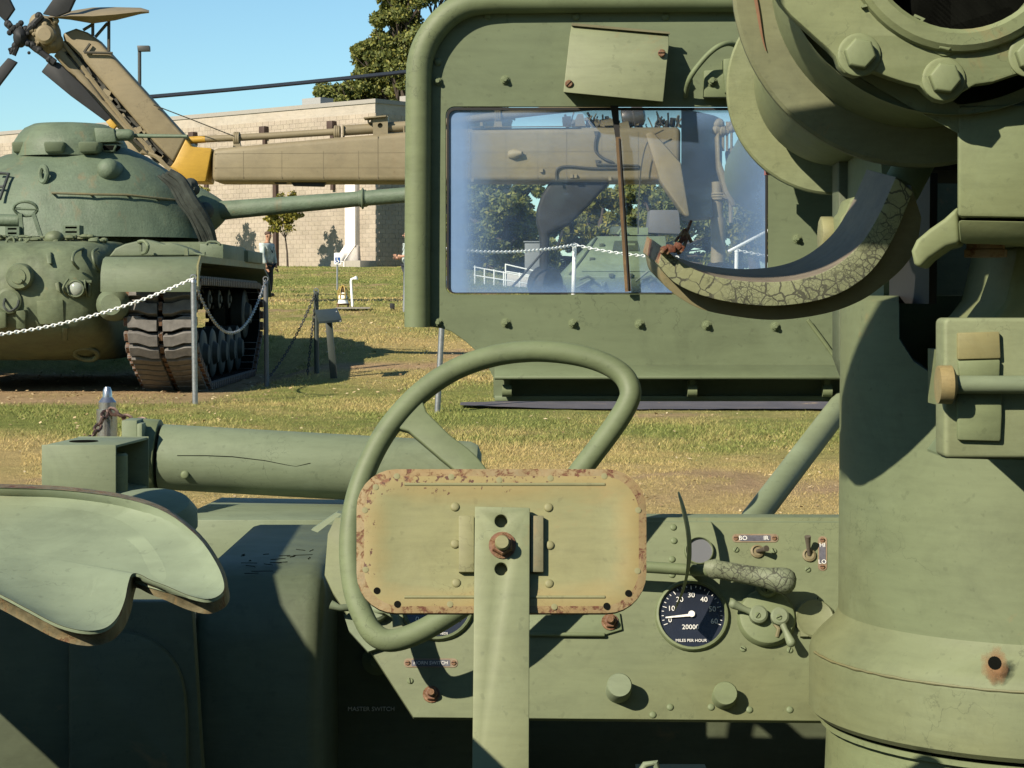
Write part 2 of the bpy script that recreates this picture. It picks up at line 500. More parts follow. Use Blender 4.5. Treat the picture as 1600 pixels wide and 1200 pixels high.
def build_grass():
    V = []; Cc = []
    def zone(y0, y1, n, h0, h1, wid, u0=-.30, u1=.30):
        y = np.sqrt(rs.rand(n) * (y1 ** 2 - y0 ** 2) + y0 ** 2)
        x = (u0 + rs.rand(n) * (u1 - u0)) * y
        b = bareness(x, y)
        road = (y > 20.9) & (y < 22.45) & (x > -.5)
        pad = (x < -3.3) & (x > -7.6) & (y > 23.9) & (y < 30.3)
        bld = (y > 88 + (-5.9 - x) * .865 - 1) & (x < -5)
        keep = (rs.rand(n) > b * 1.15) & ~(road & (rs.rand(n) > .05)) & ~pad & ~bld & (fbm(x, y, 1.6, 31) > .3 * rs.rand(n) + .16)
        x = x[keep]; y = y[keep]; n = len(x)
        z = zg(x, y)
        g = greenness(x, y) + (rs.rand(n) - .5) * .7
        g = np.clip(g, 0, 1)[:, None]
        c = CS * 1.12 * (1 - g) + CG * 1.15 * g
        c = c * (.78 + .5 * rs.rand(n))[:, None]
        h = (h0 + (h1 - h0) * rs.rand(n) ** 2) * (.7 + .6 * fbm(x, y, .9, 40))
        a = rs.rand(n) * 6.283; l = rs.rand(n) * 6.283
        wd = wid * (.6 + .8 * rs.rand(n))
        p0 = np.stack([x - np.cos(a) * wd, y - np.sin(a) * wd, z - .015], -1)
        p1 = np.stack([x + np.cos(a) * wd, y + np.sin(a) * wd, z - .015], -1)
        p2 = np.stack([x + np.cos(l) * h * 1.3, y + np.sin(l) * h * 1.3, z + h], -1)
        V.append(np.stack([p0, p1, p2], 1).reshape(-1, 3))
        Cc.append(np.repeat(c, 3, 0))
    zone(11.5, 17, 170000, .008, .028, .0035, -.24, .26)
    zone(17, 24, 170000, .010, .036, .0055)
    zone(24, 40, 150000, .012, .045, .010)
    zone(40, 92, 70000, .02, .07, .022, -.28, .05)
    V = np.concatenate(V); Cc = np.concatenate(Cc)
    n = len(V) // 3
    me = bpy.data.meshes.new('grass')
    me.vertices.add(3 * n); me.loops.add(3 * n); me.polygons.add(n)
    me.vertices.foreach_set('co', V.astype(np.float32).ravel())
    me.loops.foreach_set('vertex_index', np.arange(3 * n, dtype=np.int32))
    me.polygons.foreach_set('loop_start', np.arange(0, 3 * n, 3, dtype=np.int32))
    me.update(calc_edges=True)
    a = me.color_attributes.new('blade', 'FLOAT_COLOR', 'POINT')
    c = np.ones((3 * n, 4), np.float32); c[:, :3] = Cc
    a.data.foreach_set('color', c.ravel())
    m, t, b = NM('grass blades')
    at = nd(t, 'ShaderNodeVertexColor', layer_name='blade').outputs['Color']
    t.links.new(at, b.inputs['Base Color'])
    b.inputs['Roughness'].default_value = .7; b.inputs['Specular IOR Level'].default_value = .2
    tr = nd(t, 'ShaderNodeBsdfTranslucent'); t.links.new(at, tr.inputs['Color'])
    mx = nd(t, 'ShaderNodeMixShader'); mx.inputs[0].default_value = .35
    t.links.new(b.outputs[0], mx.inputs[1]); t.links.new(tr.outputs[0], mx.inputs[2])
    t.links.new(mx.outputs[0], t.nodes['Material Output'].inputs['Surface'])
    me.materials.append(m)
    o = bpy.data.objects.new('grass', me); COL.objects.link(o)
    tag(o, 'short patchy green and straw coloured grass covering the museum lawn', 'grass', kind='stuff')
build_grass()

def build_litter():
    n = 5200
    y = np.sqrt(rs.rand(n) * (34. ** 2 - 11.5 ** 2) + 11.5 ** 2); x = (-.28 + .56 * rs.rand(n)) * y
    k = rs.rand(n) < (.25 + 1.6 * bareness(x, y) + .8 * (fbm(x, y, .7, 61) > .56) + 1.5 * np.exp(-((y - 14.6) / .7) ** 2) * (x > .7) * (x < 2.9))
    x = x[k]; y = y[k]; n = len(x); z = zg(x, y) + .008 + .02 * rs.rand(n)
    s_ = (.010 + .016 * rs.rand(n)) * (y / 18) ** .5; a = rs.rand(n) * 6.28
    ux = np.stack([np.cos(a), np.sin(a), rs.uniform(-.4, .4, n)], -1) * s_[:, None]; uy = np.stack([-np.sin(a), np.cos(a), rs.uniform(-.4, .4, n)], -1) * s_[:, None] * .55
    c = np.stack([x, y, z], -1)
    V = np.stack([c - ux, c + uy, c + ux, c - uy], 1).reshape(-1, 3)
    me = bpy.data.meshes.new('leaf_litter')
    me.from_pydata(V.tolist(), [], np.arange(4 * n).reshape(n, 4).tolist())
    m, t, b = NM('dry leaves')
    r_ = nd(t, 'ShaderNodeNewGeometry').outputs['Random Per Island']
    t.links.new(ramp(t, r_, [(0, (.16, .09, .04)), (.5, (.36, .25, .12)), (1, (.52, .42, .25))]), b.inputs['Base Color']); b.inputs['Roughness'].default_value = .8
    me.materials.append(m)
    o = bpy.data.objects.new('leaf_litter', me); COL.objects.link(o)
    tag(o, 'dry brown and straw coloured leaves scattered over the lawn', 'leaves', kind='stuff')
build_litter()

def build_path():
    g = G(); n = 60
    pts = []
    xs = [-.55 + 7.5 * i / n for i in range(n + 1)]
    for i, x in enumerate(xs):
        e = .25 * math.sin(x * 3.1) * .3 + .12 * rnd.random()
        y0 = 20.95 + e * .5; y1 = 22.35 - e
        if i < 8: y0 += (8 - i) * .07; y1 -= (8 - i) * .06
        for k in range(5):
            y = y0 + (y1 - y0) * k / 4
            pts.append(Vector((x, y, gz(x, y) + .03)))
    fs = [(i * 5 + k, i * 5 + 5 + k, i * 5 + 6 + k, i * 5 + 1 + k) for i in range(n) for k in range(4)]
    g.add(pts, fs)
    m, t, b = NM('old asphalt')
    co = nd(t, 'ShaderNodeTexCoord').outputs['Object']
    n1 = noise(t, co, 3, 6, .7); n2 = noise(t, co, 60, 3)
    c = ramp(t, n1, [(.3, (.045, .04, .045)), (.55, (.065, .058, .062)), (.64, (.09, .075, .07)), (.70, (.24, .17, .10))])
    t.links.new(mixc(t, .4, c, ramp(t, n2, [(.3, .4), (.7, 1.4)]), 'MULTIPLY'), b.inputs['Base Color'])
    b.inputs['Roughness'].default_value = .9
    bump(t, b, n2, .5, .01)
    o = g.build('path', m, clean=False)
    o['kind'] = 'structure'
build_path()

# ------------------------------------------------------------------ shared fasteners
def hexbolt(r=.0075, h=.006, washer=True, stud=True):
    g = G(); z = Vector((0, 0, 1)); o = Vector((0, 0, 0))
    if washer: g.lathe([(r * 1.25, 0), (r * 1.25, r * .2), (r * .9, r * .22)], o, z, 16)
    g.lathe([(r, r * .2), (r, h * .85), (r * .86, h)], o, z, 6)
    if stud: g.lathe([(r * .55, h), (r * .55, h * 1.7), (r * .45, h * 1.85)], o, z, 10)
    return g
def roundhead(r=.008, h=.004):
    return G().lathe([(r, 0), (r * .97, h * .4), (r * .8, h * .8), (r * .45, h), (0, h * 1.03)], (0, 0, 0), (0, 0, 1), 14)
def slotted(r=.006, h=.003):
    g = G().lathe([(r, 0), (r * .95, h * .6), (r * .7, h)], (0, 0, 0), (0, 0, 1), 14)
    g.box((0, 0, h * .95), (r * 1.7, r * .28, h * .25), None, 1)
    return g
ME_HEX = hexbolt().mesh('hex_bolt', M['green'])
ME_RIV = roundhead().mesh('rivet', M['green'])
ME_SCREW = slotted().mesh('screw', [M['green'], M['dark']])
ME_RSCREW = slotted(.0085, .005).mesh('rusty_screw', [M['rust'], M['dark']])

# ------------------------------------------------------------------ foreground gun carrier
CAR = thing('gun_carrier', 'green military gun carrier filling the foreground with windscreen, steering wheel and gun mount', 'military vehicle', (0, 3.6, 0))
SH = Pl(P(900, 300, 4.4), Vector((0, -1, 0)))            # windscreen shield
def shp(L, off=0): return [SH.p(x, y, off) for x, y in L]
outer = [(672, 60)]
outer = [(668, 130)] + [tuple(q) for q in cr([(668, 130), (674, 92), (692, 56), (718, 30), (752, 14)], 4)][1:] + [(1345, 10), (1345, 628), (771, 622), (771, 590), (762, 572), (748, 552), (728, 534), (705, 518), (690, 513), (668, 510)]
SHIELD = G().plate([shp(outer), shp(rrect(697, 167, 1200, 460, 13))], (0, .008, 0)).build('gun_shield', M['shield'], CAR, bevel=.0012, seg=1)
path = [(652, 511), (652, 400), (653, 250), (654, 130)] + [tuple(q) for q in cr([(654, 130), (657, 92), (672, 56), (700, 24), (735, 6), (780, 1)], 5)][1:] + [(900, 0), (1100, -1), (1350, -2)]
FR = G().tube(shp(path, .01), .0275, 16).build('frame_tube', M['green'], SHIELD)
# rubber seal round the opening, set into the plate's thickness
ro = rrect(698, 168, 1199, 459, 13); ri = rrect(701, 172, 1196, 457, 11)
G().plate([shp(ro, .0015), shp(ri, .0015)], (0, .009, 0)).build('window_seal', M['rubber'], SHIELD)
def pane_mat():
    m, t, b = NM('delaminating glass')
    for n in list(t.nodes): 
        if n.type != 'OUTPUT_MATERIAL': t.nodes.remove(n)
    out = t.nodes['Material Output']
    co = nd(t, 'ShaderNodeTexCoord').outputs['Generated']
    sx = nd(t, 'ShaderNodeSeparateXYZ'); t.links.new(co, sx.inputs[0])
    nz = noise(t, co, 5, 5, .65)
    def edge(v, lo, wv):            # 1 at the edge, falling away inside
        return lo, wv
    x, z = sx.outputs[0], sx.outputs[2]
    L = ramp(t, mth(t, 'ADD', x, mth(t, 'MULTIPLY', mth(t, 'SUBTRACT', nz, .5), .06)), [(0.0, .75), (.045, .68), (.085, .26), (.14, .06), (.22, .0)])
    R_ = ramp(t, mth(t, 'ADD', x, mth(t, 'MULTIPLY', mth(t, 'SUBTRACT', nz, .5), .06)), [(.7, 0.0), (.85, .1), (.95, .35), (1.0, .55)])
    B = ramp(t, mth(t, 'ADD', z, mth(t, 'MULTIPLY', mth(t, 'SUBTRACT', nz, .5), .1)), [(0.0, .5), (.04, .34), (.09, .14), (.17, .03), (.25, 0.0)])
    T = ramp(t, z, [(.7, 0.0), (.88, .1), (1.0, .38)])
    f = mth(t, 'MAXIMUM', mth(t, 'MAXIMUM', L, R_), mth(t, 'MAXIMUM', B, T))
    f = mth(t, 'ADD', f, ramp(t, noise(t, co, 2.6, 6, .7, 1.5), [(.38, .035), (.74, .15)]), True)
    sc = ramp(t, noise(t, co, 60, 3, .7, 1), [(.66, 0.0), (.75, .12)])
    f = mth(t, 'ADD', f, sc, True)
    tr = nd(t, 'ShaderNodeBsdfTransparent'); tr.inputs[0].default_value = (.93, .96, .97, 1)
    df = nd(t, 'ShaderNodeBsdfDiffuse'); df.inputs[0].default_value = (.15, .24, .40, 1)
    mx = nd(t, 'ShaderNodeMixShader')
    t.links.new(f, mx.inputs[0]); t.links.new(tr.outputs[0], mx.inputs[1]); t.links.new(df.outputs[0], mx.inputs[2])
    gl = nd(t, 'ShaderNodeBsdfGlossy'); gl.inputs['Roughness'].default_value = .03
    fr = nd(t, 'ShaderNodeFresnel'); fr.inputs[0].default_value = 1.25
    m2 = nd(t, 'ShaderNodeMixShader')
    t.links.new(fr.outputs[0], m2.inputs[0]); t.links.new(mx.outputs[0], m2.inputs[1]); t.links.new(gl.outputs[0], m2.inputs[2])
    t.links.new(m2.outputs[0], out.inputs['Surface'])
    return m
G().prism(shp(rrect(700, 171, 1197, 458, 11), -.004), (0, .003, 0)).build('window_pane', pane_mat(), SHIELD)
RS = SH.R()
for x, y in ((762, 25), (900, 26), (1040, 26), (684, 97)): inst('rivet', ME_RIV, SHIELD, SH.p(x, y), RS, 1.05)
for x, y in ((684, 127), (789, 125), (684, 504), (790, 504), (895, 505), (999, 506), (1104, 508), (1211, 510), (1245, 373)):
    inst('hex_bolt', ME_HEX, SHIELD, SH.p(x, y), RS @ Matrix.Rotation(rnd.random() * 2, 3, 'Z'), 1.15)
# bottom lip
z1 = SH.p(900, 570).z; z0 = SH.p(900, 588).z; xl = SH.p(773, 580).x; xr = SH.p(1345, 580).x
G().prism([(xl, 4.4, z1), (xl, 4.34, z1 - .012), (xl, 4.31, z0 + .004), (xl, 4.31, z0 - .002), (xl, 4.318, z0 - .004), (xl, 4.4, z0 + .012)], (xr - xl, 0, 0)).build('lower_lip', M['shield'], SHIELD, bevel=.002)
zb = SH.p(900, 617).z; zc = SH.p(900, 626).z
G().box(((xl + xr) / 2, 4.385, (zb + zc) / 2), (xr - xl, .03, zb - zc)).build('bottom_rail', M['shield'], SHIELD, bevel=.003)
lb = G().box((0, 0, 0), (.012, .05, .03)).lathe([(.013, -.01), (.013, .01)], (0, -.02, -.008), (1, 0, 0), 14).mesh('lip_bracket', M['green'])
for x in (792, 1080, 1290): inst('lip_bracket', lb, SHIELD, SH.p(x, 604, .03))
# light cover box
def wedge(tl, tr_, br, bl, o_t, o_b):
    f = [SH.p(*tl, o_t), SH.p(*tr_, o_t), SH.p(*br, o_b), SH.p(*bl, o_b)]
    k = [SH.p(*tl), SH.p(*tr_), SH.p(*br), SH.p(*bl)]
    return f, k
f, k = wedge((890, 56), (1045, 71), (1036, 159), (880, 144), .06, .085)
top = [SH.p(893, 39, .03), SH.p(1045, 53, .03)]
g = G().add([*f, *k, *top], [(0, 3, 2, 1), (3, 7, 6, 2), (0, 8, 4, 7, 3), (1, 2, 6, 5, 9), (8, 0, 1, 9), (4, 8, 9, 5), (4, 5, 6, 7)])
LC = g.build('light_cover', paint('light cover paint', (.30, .335, .19), var=.08, rust=.05, rscale=11, warm=.5), SHIELD, bevel=.002)
inst('rusty_screw', ME_RSCREW, SHIELD, SH.p(1034, 83, .07), RS)
inst('rusty_screw', ME_RSCREW, SHIELD, SH.p(889, 131, .082), RS @ Matrix.Rotation(.8, 3, 'Z'))
G().prism([SH.p(893, 37, .031), SH.p(1046, 51, .031), SH.p(1046, 54, .031), SH.p(893, 41, .031)], (0, -.012, 0)).build('cover_lip', M['brownish'], SHIELD)
G().tube(cr([SH.p(1071, 150, .01), SH.p(1078, 122, .05), SH.p(1100, 92, .06), SH.p(1122, 73, .06), SH.p(1142, 68, .04), SH.p(1160, 78, .01)], 5), .0058, 10).build('wiring_conduit', M['green'], SHIELD)
G().prism(shp([(1100, 110), (1132, 108), (1150, 108), (1150, 152), (1100, 152)], .03), (0, .03, 0)).build('hinge_bracket', M['green'], SHIELD, bevel=.003)
G().prism(shp([(1130, 92), (1150, 90), (1150, 145), (1133, 145)], .05), (0, .05, 0)).build('hinge_leaf', M['green'], SHIELD, bevel=.003)
inst('hex_bolt', ME_HEX, SHIELD, SH.p(1112, 127, .03), RS, 1.25)
# wiper
wa = G()
wa.prism(shp([(954, 165), (966, 165), (969, 216), (962, 216)], .02), (0, .008, 0), 1)
wa.prism(shp([(962, 214), (970, 214), (986, 455), (977, 456)], .022), (0, .01, 0), 0)
wa.prism(shp([(966.5, 216), (968.5, 216), (983, 453), (981, 453)], .026), (0, .004, 0), 1)
wa.build('wiper_arm', [paint('rusty brown wiper', (.20, .125, .06), var=.3, scale=20, rust=.3, rscale=20), M['rubber']], SHIELD)
# long weld / crack line, diagonal rod on the lower right
G().tube([SH.p(1262, 500, .012), SH.p(1283, 528, .012), SH.p(1310, 566, .012)], .0045, 8).build('brace_rod', M['green'], SHIELD)

# ---------------- hull: deck, side sponsons, floor, tracks (mostly below the picture)
H = G()
DZ = 1.105
def slab(x0, x1, y0, y1, z0, z1, mi=0): H.box(((x0 + x1) / 2, (y0 + y1) / 2, (z0 + z1) / 2), (x1 - x0, y1 - y0, z1 - z0), None, mi)
slab(-1.15, 1.15, 4.5, 5.0, .8, .98)
H.prism([(-1.15, 5.0, .8), (-1.15, 5.0, .98), (-1.15, 5.6, .72), (-1.15, 5.5, .45)], (2.3, 0, 0))
slab(-1.15, 1.15, 4.42, 4.5, .3, .98)
slab(-1.1, 1.1, 1.3, 5.6, .3, .36)
slab(-1.15, -1.08, 1.3, 5.5, .3, .9)
slab(1.08, 1.15, 1.3, 5.5, .3, 1.0)
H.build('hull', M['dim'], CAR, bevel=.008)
tk = G()
for s in (-1, 1):
    for i in range(4):
        tk.lathe([(.3, -.11), (.3, .11)], (s * .98, 1.9 + i * .95, .33), (1, 0, 0), 20)
    tk.prism([(s * .98 - .2, q[0], q[1]) for q in ((1.2, .5), (1.45, .02), (5.3, .02), (5.75, .35), (5.75, .6), (5.5, .72), (1.3, .72))], (.4, 0, 0))
tk.build('track', M['rubber'], CAR, bevel=.02)
# ---------------- left of the dashboard: rounded housing in the shade
hx0, hx1 = P(298, 900, 3.62).x, P(507, 900, 3.7).x
prof = [(4.42, .36), (4.42, DZ), (3.78, DZ), (3.70, DZ - .015), (3.645, DZ - .06), (3.625, DZ - .13), (3.62, .36)]
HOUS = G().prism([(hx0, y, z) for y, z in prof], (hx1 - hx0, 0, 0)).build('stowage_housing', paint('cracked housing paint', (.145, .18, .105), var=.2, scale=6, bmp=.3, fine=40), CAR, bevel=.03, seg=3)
# crackled paint flakes on the housing top
g = G()
for i in range(18):
    x = hx0 + (hx1 - hx0) * (.25 + .6 * rnd.random()); y = 3.68 + .3 * rnd.random()
    a = rnd.random() * PI; l = .004 + .014 * rnd.random()
    p = [Vector((x + l * q * math.cos(a) + .004 * rnd.uniform(-1, 1), y + l * q * math.sin(a), DZ + .0005 - (max(0, 3.78 - y) ** 2) * 1.9)) for q in (-1, -.3, .3, 1)]
    g.tube(p, .0007, 5)
g.build('paint_crack', M['dark'], HOUS)['kind'] = 'stuff'
G().prism([(hx0 - .003, 3.66, 1.09), (hx0 - .003, 3.66, .62), (hx0 - .003, 3.60, .62), (hx0 - .003, 3.60, 1.04)], (-.008, 0, 0)).build('edge_plate', M['dim'], CAR)
# dished panel and lit side plate to the far left
LP = Pl(P(100, 1100, 3.35), Vector((.12, -1, .1)))
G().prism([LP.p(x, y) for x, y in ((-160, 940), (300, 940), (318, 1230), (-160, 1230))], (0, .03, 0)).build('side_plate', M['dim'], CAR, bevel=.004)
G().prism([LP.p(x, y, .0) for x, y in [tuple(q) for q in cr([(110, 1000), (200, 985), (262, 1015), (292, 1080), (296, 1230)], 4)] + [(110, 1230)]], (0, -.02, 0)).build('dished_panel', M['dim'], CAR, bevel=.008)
# added plate on the left hull edge (unseen, outline shaped to shade the well)
G().prism([(-1.03, y, z) for y, z in ((2.9, 1.185), (3.78, 1.185), (3.78, 1.66), (3.6, 1.665), (3.1, 1.68), (2.85, 1.59), (2.55, 1.56), (2.55, .80), (2.88, .80), (2.88, 1.185))], (-.1, 0, 0)).build('side_shade_plate', M['green'], CAR, bevel=.006)
# hull lip and deck strip in front of the housing
G().prism([P(285, 806, 4.75), P(345, 777, 5.1), P(560, 781, 5.1), P(560, 790, 4.9), P(530, 812, 4.5), P(280, 812, 4.5)], (0, 0, -.12)).build('deck_plate', M['pale'], CAR, bevel=.003)
# round boss behind the seat pan
G().lathe([(.10, 0), (.10, .03), (.085, .05), (.05, .058), (0, .06)], P(232, 800, 4.15) - Vector((0, 0, .03)), (0, -.3, 1), 24).build('filler_boss', M['pale'], CAR)

# ---------------- exhaust cylinder, guard box, collar
a, b = P(240, 713, 4.95), P(752, 742, 4.95)
d = (b - a).normalized()
L = (b - a).length
G().lathe([(.0795, .02), (.0795, L - .03), (.072, L - .012), (.05, L - .002), (0, L)], a, d, 32).build('muffler', M['pale'], CAR)
crp = [a + d * (L * (q - 240) / 512) for q in (285, 330, 370, 420, 455, 468, 490)]
offs = (.012, .016, .017, .012, .004, .002, .012)
g = G().tube([p + Vector((0, -.0788, o_)) for p, o_ in zip(crp, offs)], .0008, 5)
g.build('paint_crack', M['dark'], CAR)
inst('rivet', ME_RIV, CAR, P(289, 742, 4.875), RS, 1.3)
g = G().lathe([(.0775, -.045), (.0905, -.045), (.0905, .0), (.0775, .0)], P(248, 713.5, 4.95), d, 28)
g.prism([P(222, 690, 4.95), P(250, 690, 4.95), P(250, 790, 4.95), P(222, 790, 4.95)], (0, .06, 0))
g.build('muffler_clamp', M['green'], CAR, bevel=.002)
g = G().prism([P(190, 657, 4.86), P(214, 657, 4.86), P(214, 752, 4.86), P(190, 752, 4.86)], (0, .1, 0))
g.prism([P(214, 662, 4.84), P(222, 662, 4.84), P(222, 735, 4.84), P(214, 735, 4.84)], (0, .05, 0))
g.box(P(214, 732, 4.82), (.02, .04, .02))
g.build('muffler_bracket', M['pale'], CAR, bevel=.002)
GB = Pl(P(120, 730, 4.5), Vector((0, -1, 0)))
bx = G(); T_ = .006
f = [GB.p(65, 695), GB.p(181, 695), GB.p(181, 781), GB.p(65, 763)]
dep = Vector((.036, .21, .004))
bx.prism(f, (0, T_, 0))
iz, ix, iy = Vector((0, 0, .0015)), Vector((.0015, 0, 0)), Vector((0, T_, 0))
bx.prism([f[0] - iz + ix + iy, f[1] - iz - ix + iy, f[1] + dep - iz - ix, f[0] + dep - iz + ix], (0, 0, -T_))
bx.prism([f[3] + iz + ix + iy, f[2] + iz - ix + iy, f[2] + dep + iz - ix, f[3] + dep + iz + ix], (0, 0, T_))
bx.prism([f[0] + ix * 2 + iy - iz * 6, f[3] + ix * 2 + iy + iz * 6, f[3] + dep + ix * 2 + iz * 6, f[0] + dep + ix * 2 - iz * 6], (T_, 0, 0))
bx.prism([q + dep for q in f], (0, -T_, 0))
BOX = bx.build('guard_box', M['pale'], CAR, bevel=.0015)
G().lathe([(.042, 0), (.042, .085), (.038, .09)], (f[2] + f[1]) / 2 + Vector((-.035, .1, -.055)), (0, 0, 1), 24).build('guarded_lamp', M['green'], BOX)
G().lathe([(.032, 0), (.032, .0012)], (f[0] + f[1]) / 2 + Vector((-.01, .1, .0005)), (0, 0, 1), 24).build('top_hole', M['dark'], BOX)

# ---------------- driver's other seat pan, lower left
SP_ = plane_rows(985, 2.05, 762, 2.42)
pan = [(-420, 900), (-330, 800), (-200, 768), (-80, 760), (0, 762), (70, 764), (130, 769), (200, 780), (258, 800), (308, 838), (338, 880), (350, 912), (345, 928), (325, 936), (295, 930), (262, 916), (236, 906), (218, 897), (206, 897), (200, 912), (194, 940), (182, 966), (162, 982), (130, 985), (90, 975), (45, 952), (0, 928), (-60, 900), (-150, 900), (-240, 930), (-330, 960)]
pc = cr(pan, 4, True)
def dish(q):
    x, y = q.x, q.y
    return 0.0
g = G()
n = len(pc)
rings = []
cx, cy = 40, 865
for s_, off in ((1.0, 0.0), (.965, -.006), (.9, -.012), (.7, -.02), (.35, -.026)):
    rings.append([SP_.p(cx + (q.x - cx) * s_, cy + (q.y - cy) * s_, off) for q in pc])
vs = [p for r_ in rings for p in r_] + [SP_.p(cx, cy, -.028)]
fs = []
for i in range(len(rings) - 1):
    for k in range(n):
        l = (k + 1) % n
        fs.append((i * n + k, i * n + l, (i + 1) * n + l, (i + 1) * n + k))
c0 = (len(rings) - 1) * n
fs += [(c0 + k, c0 + (k + 1) % n, len(vs) - 1) for k in range(n)]
# underside
k2 = len(vs)
vs += [p - SP_.n * .004 for p in rings[0]]
vs += [p - SP_.n * .004 for p in rings[2]] + [SP_.p(cx, cy, -.034)]
fs += [(k2 + k, k2 + n + k, k2 + n + (k + 1) % n, k2 + (k + 1) % n) for k in range(n)]
fs += [(k2 + n + (k + 1) % n, k2 + n + k, len(vs) - 1) for k in range(n)]
fs += [(k, k2 + k, k2 + (k + 1) % n, (k + 1) % n) for k in range(n)]
PAN = G().add(vs, fs).build('seat_pan', M['panpaint'], CAR, sharp=50)
# turned-down edge
e0 = [SP_.p(q.x, q.y, .0006) for q in pc]
e1 = []
for i, q in enumerate(pc):
    nx = (pc[(i + 1) % n] - pc[i - 1]); nn = Vector((nx.y, -nx.x)).normalized()
    if nn.dot(q - Vector((cx, cy))) < 0 and i > n * .9: nn = -nn
    e1.append((nn.x, nn.y))
ring1 = [SP_.p(q.x + a_[0] * 3, q.y + a_[1] * 3, -.004) for q, a_ in zip(pc, e1)]
ring2 = [SP_.p(q.x + a_[0] * 6, q.y + a_[1] * 6, -.014) for q, a_ in zip(pc, e1)]
ring3 = [p + Vector((0, .002, -.012)) for p in ring2]
ring4 = [p + Vector((0, .014, -.013)) for p in ring2]
g = G().add(e0 + ring1 + ring2 + ring3 + ring4, [(i * n + k, (i + 1) * n + k, (i + 1) * n + (k + 1) % n, i * n + (k + 1) % n) for i in range(4) for k in range(n)])
g.build('rolled_edge', M['rustedge'], PAN, clean=False, sharp=60)
e = SP_.p(-230, 870, -.03)
G().tube([e, (e.x, e.y + .05, .36)], .03, 14).build('seat_post', M['green'], CAR)

# ---------------- dashboard
DP = plane_rows(805, 3.76, 1125, 3.60)
RD = DP.R()
dl = [(524, 808), (512, 834), (507, 898), (520, 926), (646, 1121), (1345, 1127), (1345, 812), (1335, 808)]
DASH = G().prism([DP.p(x, y) for x, y in dl], -DP.n * .02).build('dashboard', paint('dashboard green paint', (.225, .265, .14), var=.12, scale=4, warm=.55, rust=.02), CAR, bevel=.002)
G().prism([DP.p(530, 812, .001), DP.p(1345, 815, .001), DP.p(1345, 815, .001) + Vector((0, .05, .008)), DP.p(530, 812, .001) + Vector((0, .05, .008))], (0, 0, -.006)).build('top_flange', M['pale'], DASH, bevel=.001)
G().prism([DP.p(486, 828, -.03), DP.p(526, 801, -.03), DP.p(534, 803, -.03), DP.p(496, 832, -.03)], (0, .04, 0)).build('corner_flange', M['pale'], DASH)
bp = [P(x, y, 3.97) for x, y in ((440, 840), (1345, 840), (1345, 1135), (440, 1330))]
BACK = G().prism([P(440, 860, 3.97), P(800, 860, 3.97), P(800, 1330, 3.97), P(440, 1330, 3.97)], (0, .02, 0)).build('switch_panel', M['dim'], CAR)
text_mesh('lettering', 'MASTER SWITCH', M['lettering'], .012, BACK, P(580, 1108, 3.968), SH.R())
G().lathe([(.03, 0), (.03, .012), (.012, .016), (.012, .03), (0, .03)], P(590, 1030, 3.97), (0, -1, 0), 20).build('rotary_switch', M['green'], BACK)
def gauge(cx, cy, rpx, name, mat=M['dial']):
    o = DP.p(cx, cy); s_ = rpx / F * (o.y)
    g = G().lathe([(s_ * 1.10, 0), (s_ * 1.10, .004), (s_ * 1.06, .009), (s_ * 1.0, .010), (s_ * .97, .006), (s_ * .97, .001)], o, DP.n, 40, 0)
    g.lathe([(s_ * .975, .0035), (0, .0036)], o, DP.n, 40, 1)
    return g.build(name, [M['green'], mat], DASH, sharp=30, clean=False), o, s_
sp, o, s_ = gauge(1081, 962, 53, 'speedometer')
for tx, x, y, sz in (('30', 1080, 930, .0135), ('40', 1100, 937, .0135), ('50', 1113, 952, .0135), ('60', 1116, 971, .0135), ('20', 1062, 937, .0135), ('10', 1049, 951, .0135), ('0', 1047, 969, .0135), ('20000', 1079, 980, .0125), ('MILES PER HOUR', 1080, 1001, .0075)):
    text_mesh('numeral', tx, M['lettering'], sz, DASH, DP.p(x, y, .0052), RD)
g = G()
for k in range(25):
    a = math.radians(200 - 220 * k / 24); c_, s2 = math.cos(a), math.sin(a)
    r0, r1 = s_ * (.84 if k % 4 else .78), s_ * .9
    g.box(o + DP.n * .0052 + (DP.x * c_ + DP.z * s2) * (r0 + r1) / 2, (r1 - r0, .0012, .0006), Matrix((DP.x * c_ + DP.z * s2, DP.z * c_ - DP.x * s2, DP.n)).transposed())
g.build('tick_marks', M['lettering'], DASH, clean=False)
g = G().prism([DP.p(1040, 966, .007), DP.p(1040, 964, .007), DP.p(1080, 959, .007), DP.p(1080, 963, .007)], DP.n * .001)
g.lathe([(.006, .006), (.006, .009)], DP.p(1080, 961), DP.n, 14)
g.build('needle', M['lettering'], DASH)
sp2, o, s_ = gauge(684, 946, 53, 'tachometer')
for tx, x, y, sz in (('60', 714, 968, .0135), ('0', 652, 968, .0135), ('50', 714, 945, .0135), ('10', 652, 945, .0135), ('RPM', 686, 978, .009), ('HUNDREDS', 686, 990, .006)):
    text_mesh('numeral', tx, M['lettering'], sz, DASH, DP.p(x, y, .0052), RD)
m, t, b = NM('pale dial'); b.inputs['Base Color'].default_value = (.22, .23, .25, 1); b.inputs['Roughness'].default_value = .12; b.inputs['Metallic'].default_value = .5
gauge(1092, 862, 21, 'small_gauge', m)
